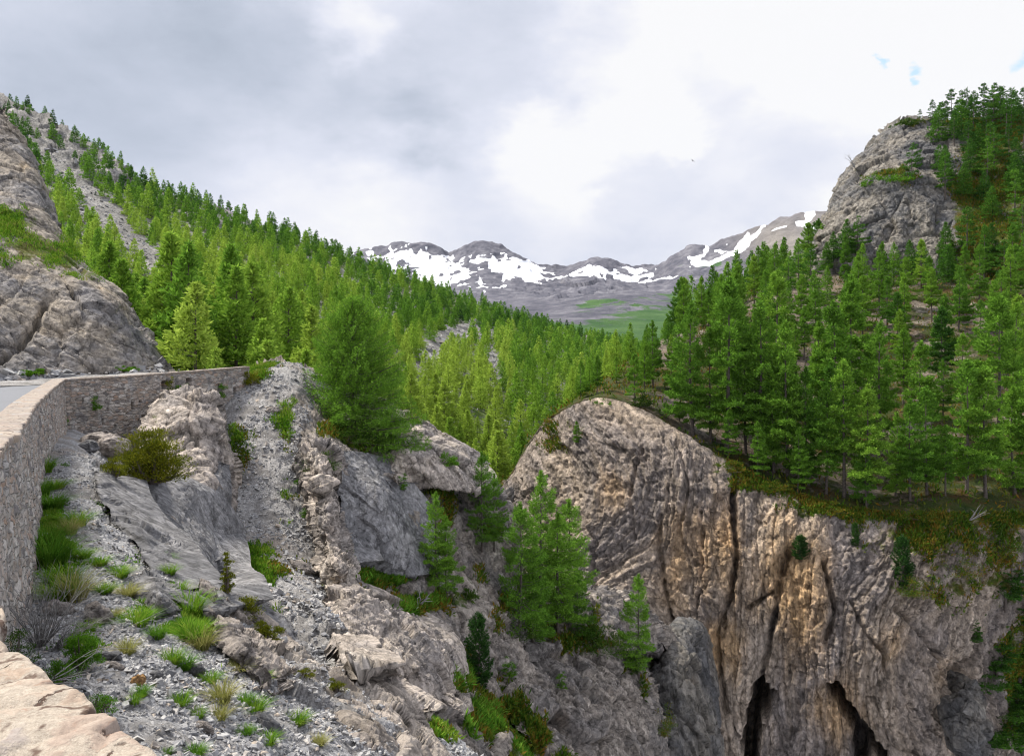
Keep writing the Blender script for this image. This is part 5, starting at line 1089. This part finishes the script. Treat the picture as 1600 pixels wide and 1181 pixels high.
def shrub(name, label, p, W, H, D, N, ll, lw, mat, seed, stems=14, ncl=60, cat='shrub', woodmat='bark', up=.5, leafname='foliage', lift=.0, stemr=.012):
    rs_ = np.random.RandomState(seed)
    c = rs_.randn(ncl, 3); c /= np.linalg.norm(c, axis=1)[:, None]; c[:, 2] = np.abs(c[:, 2]); c *= (rs_.rand(ncl, 1)**.45)
    c = c*np.array([W*.5, D*.5, H*.86])+np.array([0, 0, lift*H]); rr = (.10+.14*rs_.rand(ncl))*min(W, H*1.3)
    i = rs_.randint(0, ncl, N); q = rs_.randn(N, 3); q /= np.linalg.norm(q, axis=1)[:, None]; q *= rs_.rand(N, 1)**.5
    pos = c[i]+q*rr[i][:, None]*np.array([1, 1, .55]); pos[:, 2] = np.maximum(pos[:, 2], .02)
    dirs = q*.7+c[i]/max(W, H)*.9+np.array([0, 0, up])+rs_.randn(N, 3)*.35
    lv, lf = leaves(pos, dirs, ll, lw, rs_)
    st = []
    for k in rs_.choice(ncl, min(stems, ncl), False):
        m_ = c[k]*np.array([.55, .55, .4])+rs_.randn(3)*.04*W; st.append(tube(np.array([[0, 0, -.05], m_, c[k]]), np.array([stemr*1.6, stemr, stemr*.35]), 4))
    e = empty(name, p, 0, label, cat)
    wv, wf = join(st); mk('stems', wv, wf, M[woodmat], parent=e); mk(leafname, lv, lf, M[mat], True, parent=e); return e
def shrub_px(name, label, px, py, wpx, hpx, names, N, mat, seed, dep=1., lr=.045, asp=.28, **k):
    p, n = ground(names, px, py); W, H = wpx/F0*p[1], hpx/F0*p[1]
    return shrub(name, label, p, W, H, W*.7*dep, N, W*lr, W*lr*asp, mat, seed, **k)
BU = ['bank', 'gully', 'rock_slabsmooth dark', 'rock_outcropbroken t']
shrub_px('juniper_bush', 'spreading yellow green bush on top of the dark grey slab', 240, 752, 108, 88, BU, 15000, 'juniper', 31, ncl=90, lr=.040, asp=.3, up=.35, lift=.06, stems=22, stemr=.05)
shrub_px('juniper_bush', 'low yellowish sprig beside the spreading bush on the slab', 182, 742, 46, 34, BU, 2500, 'juniper', 32, ncl=24, lr=.07, stemr=.02)
shrub_px('juniper_bush', 'thin upright sprig behind the spreading bush', 205, 702, 26, 36, BU, 700, 'juniper', 33, ncl=14, lr=.10, stemr=.02)
shrub_px('juniper_bush', 'narrow olive shrub standing at the lower tip of the dark slab', 353, 925, 22, 84, BU, 2600, 'juniper', 34, ncl=34, lr=.16, stemr=.03)
shrub_px('juniper_bush', 'creeping olive juniper running down from the narrow shrub', 378, 965, 60, 40, BU, 3600, 'juniper', 35, ncl=36, lr=.07, stemr=.02)
shrub_px('juniper_bush', 'tawny creeping juniper at the end of the creeping patch', 415, 1000, 66, 30, BU, 3200, 'juniper', 36, ncl=30, lr=.06, stemr=.02)
NB_ = ['bank', 'rock_outcropblocky g']
shrub_px('juniper_bush', 'small bright juniper on the blocky outcrop', 525, 1080, 32, 24, NB_, 1800, 'juniper', 37, ncl=20, lr=.08)
shrub_px('juniper_bush', 'flat juniper mat on the upper side of the blocky outcrop', 478, 1058, 40, 16, NB_, 1500, 'juniper', 38, ncl=20, lr=.06)
shrub_px('leafy_shrub', 'round leafy green shrub on the scree near the parapet', 130, 1040, 54, 66, ['bank'], 5200, 'leafy', 41, ncl=50, lr=.055, asp=.45)
shrub_px('leafy_shrub', 'low leafy green shrub below the round one', 96, 1062, 50, 40, ['bank'], 2600, 'leafy', 42, ncl=30, lr=.055, asp=.45)
shrub_px('leafy_shrub', 'low sparse green shrub under the fallen grey branches', 150, 1110, 80, 40, ['bank'], 2600, 'leafy', 43, ncl=34, lr=.035, asp=.45)
shrub_px('leafy_shrub', 'dark leafy shrub growing up between parapet and wall face', 30, 1080, 70, 120, ['bank'], 4200, 'leafy_dark', 44, ncl=60, lr=.04, asp=.5)
shrub_px('leafy_shrub', 'dark small leaved shrub against the parapet edge', 78, 1110, 60, 70, ['bank'], 2400, 'leafy_dark', 45, ncl=40, lr=.035, asp=.5)
for (px, py, wpx, hpx, lab, sd_i) in [(150, 640, 14, 34, 'ragged plant hanging from the middle of the far wall', 51), (97, 668, 14, 34, 'dark plant in the corner of the wall', 52), (88, 690, 26, 36, 'green plant where the wall meets the scree', 53), (266, 612, 12, 36, 'plant growing from the first drain hole', 54), (284, 612, 22, 16, 'plant below the second drain hole', 55), (348, 620, 14, 26, 'plant on the far wall beyond the buttress', 56)]:
    q = np.array(resample(WF, .3)[0]); qx = q[:, 0]/q[:, 1]*F0+CX; k = int(np.argmin(abs(qx-px)))
    Dp = q[k, 1] if px > 101 else 40.; pt = P(px, py, Dp-.35)
    W, H = wpx/F0*Dp, hpx/F0*Dp
    shrub('wall_plant', lab, pt, W, H, .5, 420, .11, .035, 'leafy' if sd_i != 54 else 'juniper', sd_i, ncl=16, stems=5, cat='plant', up=-.1)

# bare twigs by the wall and fallen grey branches
def twigs(name, label, p, n, H, spread, seed, lean=(0, 0, 1), cat='dead shrub', fork=2, rad=.006):
    rs_ = np.random.RandomState(seed); parts = []
    for k in range(n):
        a = rs_.rand()*6.283; L = H*(.55+.6*rs_.rand()); d = np.array(lean)*1.+np.array([math.cos(a), math.sin(a), 0])*spread*rs_.rand(); d /= np.linalg.norm(d)
        s = np.linspace(0, 1, 7)[:, None]; bend = rs_.randn(3)*.22*L; b0 = np.array([math.cos(a), math.sin(a), 0])*.06*H*rs_.rand()
        q = b0+d*L*s+bend*s*s-np.array([0, 0, .22*L*spread])*s**3; parts.append(tube(q, rad*(1.2-s[:, 0]), 4))
        for f in range(fork):
            i = rs_.randint(2, 6); dd = d+rs_.randn(3)*.55; l2 = L*.45*rs_.rand(); q2 = q[i]+dd*l2*np.linspace(0, 1, 4)[:, None]+rs_.randn(3)*.06*np.linspace(0, 1, 4)[:, None]**2; parts.append(tube(q2, rad*.55*np.linspace(1, .3, 4), 3))
    v, f = join(parts); o = mk(name, v, f, M['dead']); o.location = p; return tag(o, label, cat)
p, n = ground(['bank'], 62, 1010); twigs('bare_shrub', 'tangle of bare grey twigs standing by the wall face', p, 46, 1.0, .9, 61, (.1, 0, 1.), fork=4, rad=.006)
p, n = ground(['bank'], 88, 1012); twigs('bare_shrub', 'bare grey shrub beside the leafy round shrub', p, 26, .75, 1.2, 62, (.45, 0, .8), fork=4, rad=.005)
p, n = ground(['bank'], 80, 1058)
twigs('fallen_branch', 'fallen forked grey branch arching over the near scree', P(74, 1066, p[1]-.7), 6, .95, .75, 63, (1.0, .1, .25), 'branch', 4, .006)
p, n = ground(['treeslope'], 655, 948); twigs('dead_branch', 'pale dead branch lying below the brown ledge', p, 4, 1.6, .8, 64, (.6, -.3, .5), 'branch', 2, .05)
p, n = ground(['hill'], 1392, 806); twigs('dead_branch', 'dead grey branches hanging over the cliff brink', P(1492, 812, p[1]-1.2), 9, 2.4, .8, 65, (-.2, -.5, -.5), 'branch', 4, .03)
p, n = ground(['hill'], 1502, 806); twigs('dead_branch', 'dead grey trunk and twigs at the brink beside the gully', P(1515, 812, p[1]-1.2), 6, 3., .6, 66, (.3, -.4, .5), 'branch', 3, .045)
p, n = ground(['crag'], 1338, 262); twigs('dead_branch', 'little dead snag on the left shoulder of the crag'.replace('left ', 'valley side '), P(1336, 262, p[1]), 5, 5., .5, 67, (-.25, 0, 1), 'branch', 2, .09)

# dark shrubs and dwarf bushes on the ledges
k = 0
for (px, py, wpx, hpx, nm, mt, lab) in [
    (500, 735, 60, 34, 'treeslope', 'leafy_dark', 'dark dwarf bush between the two limestone ribs'), (468, 732, 16, 26, 'gully', 'leafy', 'small green sprout beside the curved limestone rib'), (480, 808, 18, 18, 'gully', 'leafy', 'small green sprout in the mossy strip of the scree'), (470, 756, 14, 14, 'gully', 'leafy', 'tiny green sprout in the scree gully'),
    (540, 690, 120, 36, 'treeslope', 'leafy_dark', 'dark creeping shrub under the big bushy larch'), (605, 705, 90, 30, 'treeslope', 'leafy_dark', 'creeping shrub spreading towards the rock knob'), (630, 770, 20, 34, 'treeslope', 'leafy', 'green sapling on the edge of the grey cliff face'), (700, 725, 34, 22, 'rock_outcropbrown f', 'leafy', 'green bush on the rock knob'),
    (800, 1000, 90, 34, 'midcliff', 'leafy_dark', 'dark shrub spreading under the larches of the dark cliff'), (930, 1010, 110, 40, 'midcliff', 'leafy_dark', 'dark shrub belt sloping down beside the pale slab'), (985, 1040, 50, 30, 'midcliff', 'leafy_dark', 'dark shrub at the end of the sloping belt'), (735, 935, 30, 20, 'treeslope', 'leafy_dark', 'dark low shrub on the brown ledge'),
    (795, 1055, 22, 40, 'midcliff', 'leafy', 'green bush behind the dark stone pine'), (876, 1072, 18, 34, 'midcliff', 'leafy', 'green tuft of shrub on the dark cliff'), (1040, 1150, 40, 60, 'midcliff', 'heath', 'brown shrubs in the slot beside the grey rock pillar'), (995, 1050, 30, 50, 'midcliff', 'leafy_dark', 'dark shrub under the lone larch'),
    (1005, 634, 44, 24, 'hill', 'leafy_dark', 'dark bush at the foot of the brink larches'), (950, 632, 50, 12, 'hill', 'leafy', 'flat green bush along the dome of the folded cliff'), (1420, 196, 60, 12, 'crag', 'leafy_dark', 'low shrub on the brow of the crag'), (1385, 285, 90, 16, 'crag', 'leafy', 'green mat on the ledge of the crag'), (1535, 186, 60, 34, 'crag', 'leafy_dark', 'dark bush among the skyline larches'),
    (1430, 930, 60, 40, 'gorge', 'heath', 'rusty bush on the mossy part of the folded cliff'), (1500, 900, 80, 40, 'gorge', 'heath', 'tawny bush cushion near the gully head'), (1560, 860, 80, 50, 'gorge', 'leafy_dark', 'dark bush overhanging the gully head'), (1440, 810, 90, 24, 'gorge', 'heath', 'orange brown heath cushion on the brink'), (1300, 800, 70, 20, 'gorge', 'heath', 'brown heath tuft on the brink above the cracks'), (1215, 765, 60, 20, 'gorge', 'heath', 'brown heath fringe on the brink'), (1145, 735, 60, 18, 'gorge', 'heath', 'orange heath fringe where the brink bends'),
    (1590, 1120, 90, 130, 'gorge', 'leafy_dark', 'black green thicket low in the gully'), (1600, 1000, 70, 90, 'gorge', 'leafy_dark', 'black green thicket in the middle of the gully'), (40, 585, 30, 10, 'roadcliff', 'leafy', 'green weeds at the foot of the roadside cliff'), (63, 582, 26, 9, 'roadcliff', 'leafy', 'second clump of weeds at the cliff foot by the road'), (195, 578, 50, 8, 'roadcliff', 'leafy', 'weeds behind the far parapet'), (395, 600, 26, 26, 'gully', 'juniper', 'yellow green tuft at the end of the parapet')]:
    k += 1; shrub_px('shrub' if mt != 'heath' else 'heath_bush', lab, px, py, wpx, hpx, [nm], int(900+14*wpx), mt, 100+k, lr=max(.03, min(.10, 2.6/wpx)), asp=.4, ncl=int(18+wpx*.5))

def cover(name, patch, N, L, w_, mat, seed, thr=.35, up=.8, label='', dens=None, near=None):
    rs_ = np.random.RandomState(seed); pt = PATCH[patch]; G = pt['G']; nv, nu = G.shape[:2]; x, y = PX(G)
    g = pt['at']['grass']+.55*fbm(G/(1.4+.02*G[..., 1:2]), 4, seed)
    a = np.linalg.norm(np.cross(np.gradient(G, axis=0), np.gradient(G, axis=1)), axis=-1)*sstep(thr, thr+.3, g)*((x > -30) & (x < 1630) & (y < 1200) & (G[..., 1] > 2))
    if dens is not None: a = a*dens(x, y)
    gg = np.linalg.norm(np.gradient(G, axis=1), axis=-1)+np.linalg.norm(np.gradient(G, axis=0), axis=-1); a = a*(gg < 2.6*np.median(gg)*np.maximum(1, G[..., 1]/np.median(G[..., 1])))
    a = a.ravel(); a /= a.sum(); i = rs_.choice(nv*nu, N, p=a); sz = np.abs(np.gradient(G, axis=1)).sum(-1).ravel()[i][:, None]
    pos = G.reshape(-1, 3)[i]+rs_.randn(N, 3)*np.minimum(sz, L)*.6; nn = pt['n'].reshape(-1, 3)[i]
    dirs = nn*.35+np.array([0, 0, up])+rs_.randn(N, 3)*.5
    lv, lf = leaves(pos-dirs*L*.1, dirs, L, w_, rs_)
    return tag(mk(name, lv, lf, M[mat], True), label, 'ground cover', None, 'stuff')
cover('grass', 'bank', 16000, .11, .012, 'grass', 201, .30, label='short grass growing among the near scree stones')
cover('weeds', 'bank', 12000, .055, .030, 'leafy', 211, .22, label='small leafy weeds scattered over the near scree')
cover('weeds', 'gully', 9000, .16, .08, 'heath', 212, .25, label='low weeds scattered over the pale scree gully')
cover('grass', 'gully', 14000, .26, .05, 'grass', 202, .28, label='thin grass growing on the pale scree gully')
cover('grass', 'treeslope', 26000, .42, .09, 'grass_lush', 203, .50, label='lush grass on the ledges and in the green gully', dens=lambda x, y: 1.*((y > 860)))
cover('heath', 'treeslope', 20000, .36, .10, 'heath', 204, .33, label='brown and green heath on the slope below the big larch')
cover('heath', 'midcliff', 16000, .42, .11, 'heath', 205, .33, label='heath and grass on the ledges of the dark cliff')
cover('moss', 'gorge', 26000, .55, .16, 'heath', 206, .38, label='heath and moss on the folded cliff and its brink')
cover('undergrowth', 'hill', 42000, .70, .22, 'heath', 207, .35, label='brown and green undergrowth between the larches of the hill')
cover('grass', 'roadcliff', 9000, .34, .07, 'grass', 208, .42, label='grass and moss on the ledge of the roadside cliff')
cover('undergrowth', 'crag', 26000, .80, .26, 'heath', 209, .42, label='heath and grass on the crag and its wooded flank')
cover('undergrowth', 'hillside', 26000, .9, .3, 'grass', 210, .35, label='grass between the trees of the far hillside')

def mat_gravel(name, cols):
    m, nt = newmat(name); b = NB(nt); ri = b.n('ShaderNodeNewGeometry').outputs['Random Per Island']; ob = b.n('ShaderNodeTexCoord').outputs['Object']
    c = b.ramp(ri, cols); c = b.mix(1., c, b.ramp(b.noise(ob, 25, 5, .7), [(.3, .75), (.7, 1.2)]), 'MULTIPLY'); b.out(c, .9, b.noise(ob, 30, 4, .7), .01, 1., .2); return m
M['gravel'] = mat_gravel('gravel_stones', [(0, (.17, .17, .175)), (.25, (.29, .285, .285)), (.6, (.38, .37, .36)), (.84, (.47, .46, .445)), (.93, (.42, .35, .28)), (1., (.58, .57, .55))])
def gravel(patch, N, s0, s1, seed, label, w=None, flat=.32):
    rs_ = np.random.RandomState(seed); pt = PATCH[patch]; G = pt['G']; nv, nu = G.shape[:2]; x, y = PX(G)
    a = np.linalg.norm(np.cross(np.gradient(G, axis=0), np.gradient(G, axis=1)), axis=-1)/np.maximum(G[..., 1], 4)**1.6*((x > -20) & (x < 1620) & (y < 1230) & (G[..., 1] > 2))
    if w is not None: a = a*w
    gg = np.linalg.norm(np.gradient(G, axis=1), axis=-1)+np.linalg.norm(np.gradient(G, axis=0), axis=-1); a = a*(gg < 2.6*np.median(gg)*np.maximum(1, G[..., 1]/np.median(G[..., 1])))
    a = a.ravel(); a /= a.sum(); i = rs_.choice(nv*nu, N, p=a); jt = np.abs(np.gradient(G, axis=1)).sum(-1).ravel()[i][:, None]
    pos = G.reshape(-1, 3)[i]+rs_.randn(N, 3)*np.minimum(jt, s1)*.5*np.array([1, 1, .1])
    cube = np.array([[sx, sy, sz] for sz in (-1, 1) for sy in (-1, 1) for sx in (-1, 1)], float)
    V = cube[None]*(.5+.5*rs_.rand(N, 8, 3)); V[:, 4:, :2] *= .75
    V *= (s0+(s1-s0)*rs_.rand(N, 1, 1)**7)*np.stack([.7+.8*rs_.rand(N), .6+.5*rs_.rand(N), flat*(.5+.8*rs_.rand(N))], -1)[:, None]
    q = rs_.randn(N, 4)*np.array([1, .28, .28, 1]); q /= np.linalg.norm(q, axis=1)[:, None]; w_, xx, yy, zz = q.T
    Rm = np.stack([np.stack([1-2*(yy*yy+zz*zz), 2*(xx*yy-zz*w_), 2*(xx*zz+yy*w_)], -1), np.stack([2*(xx*yy+zz*w_), 1-2*(xx*xx+zz*zz), 2*(yy*zz-xx*w_)], -1), np.stack([2*(xx*zz-yy*w_), 2*(yy*zz+xx*w_), 1-2*(xx*xx+yy*yy)], -1)], 1)
    V = np.einsum('nij,nkj->nki', Rm, V)+pos[:, None]
    f = np.array([[0, 2, 3, 1], [4, 5, 7, 6], [0, 1, 5, 4], [2, 6, 7, 3], [0, 4, 6, 2], [1, 3, 7, 5]])
    Fc = (np.arange(N)[:, None, None]*8+f[None]).reshape(-1, 4)
    return tag(mk('gravel', V.reshape(-1, 3), Fc, M['gravel'], True), label, 'gravel', None, 'stuff')
gravel('bank', 110000, .007, .065, 301, 'loose angular grey stones of the near scree', (1-.75*PATCH['bank']['at']['rock'])*(.12+sstep(-.25, .15, fbm(PATCH['bank']['G']/1.3, 4, 77))))
gravel('gully', 60000, .018, .16, 302, 'pale loose stones of the scree gully', .15+sstep(-.25, .2, fbm(PATCH['gully']['G']/2.6, 4, 78)))
gravel('hillside', 9000, .25, 1.5, 303, 'pale boulders and rubble of the far hillside', np.clip(PATCH['hillside']['strip']+.12, 0, 1))
gravel('roadcliff', 1500, .08, .5, 304, 'rubble along the foot of the roadside cliff', np.exp(-((PX(PATCH['roadcliff']['B'])[1]-592)/7)**2))

# a bird over the valley
def bird():
    V = []; 
    xs = np.linspace(-1, 1, 13)
    top = np.stack([xs*.55, -.10*np.abs(xs)**1.4+.11*(1-np.abs(xs))**.6, .16*np.abs(xs)-.10*xs**2], -1); bot = np.stack([xs*.55, -.10*np.abs(xs)**1.4-.08*(1-np.abs(xs))**.5, .16*np.abs(xs)-.10*xs**2-.006], -1)
    v = np.concatenate([top, bot]); i = np.arange(12)[:, None]; f = np.concatenate([i+np.array([[0, 1, 14, 13]])])
    e = empty('bird', P(1082, 251, 130), .6, 'small dark bird gliding over the valley', 'bird'); e.rotation_euler = (.9, .35, .6)
    m = mat_plain('bird_plumage', (.02, .02, .022), (.05, .05, .05))
    mk('wings', v, f, m, parent=e)
    bv, bf = tube(np.array([[0, .24, 0], [0, .17, .01], [0, .05, 0], [0, -.12, 0], [0, -.3, 0]]), np.array([.01, .045, .06, .04, .025]), 8); mk('body', bv, bf, m, parent=e)
bird()

# ------------------------------------------------------------------ the air of the valley
def haze():
    x0, x1, y0, y1, z0, z1 = -9000, 9000, -400, 9000, -420, 2400
    V = [(x, y, z) for z in (z0, z1) for y in (y0, y1) for x in (x0, x1)]
    Fc = [(0, 2, 3, 1), (4, 5, 7, 6), (0, 1, 5, 4), (2, 6, 7, 3), (0, 4, 6, 2), (1, 3, 7, 5)]
    m, nt = newmat('haze_air'); b = NB(nt)
    v = b.n('ShaderNodeVolumePrincipled', Color=(.80, .87, 1., 1), Density=HAZE); v.inputs['Anisotropy'].default_value = .1
    o = b.n('ShaderNodeOutputMaterial'); nt.links.new(v.outputs[0], o.inputs['Volume'])
    h = mk('haze', V, Fc, m); h['kind'] = 'stuff'
if HAZE: haze()
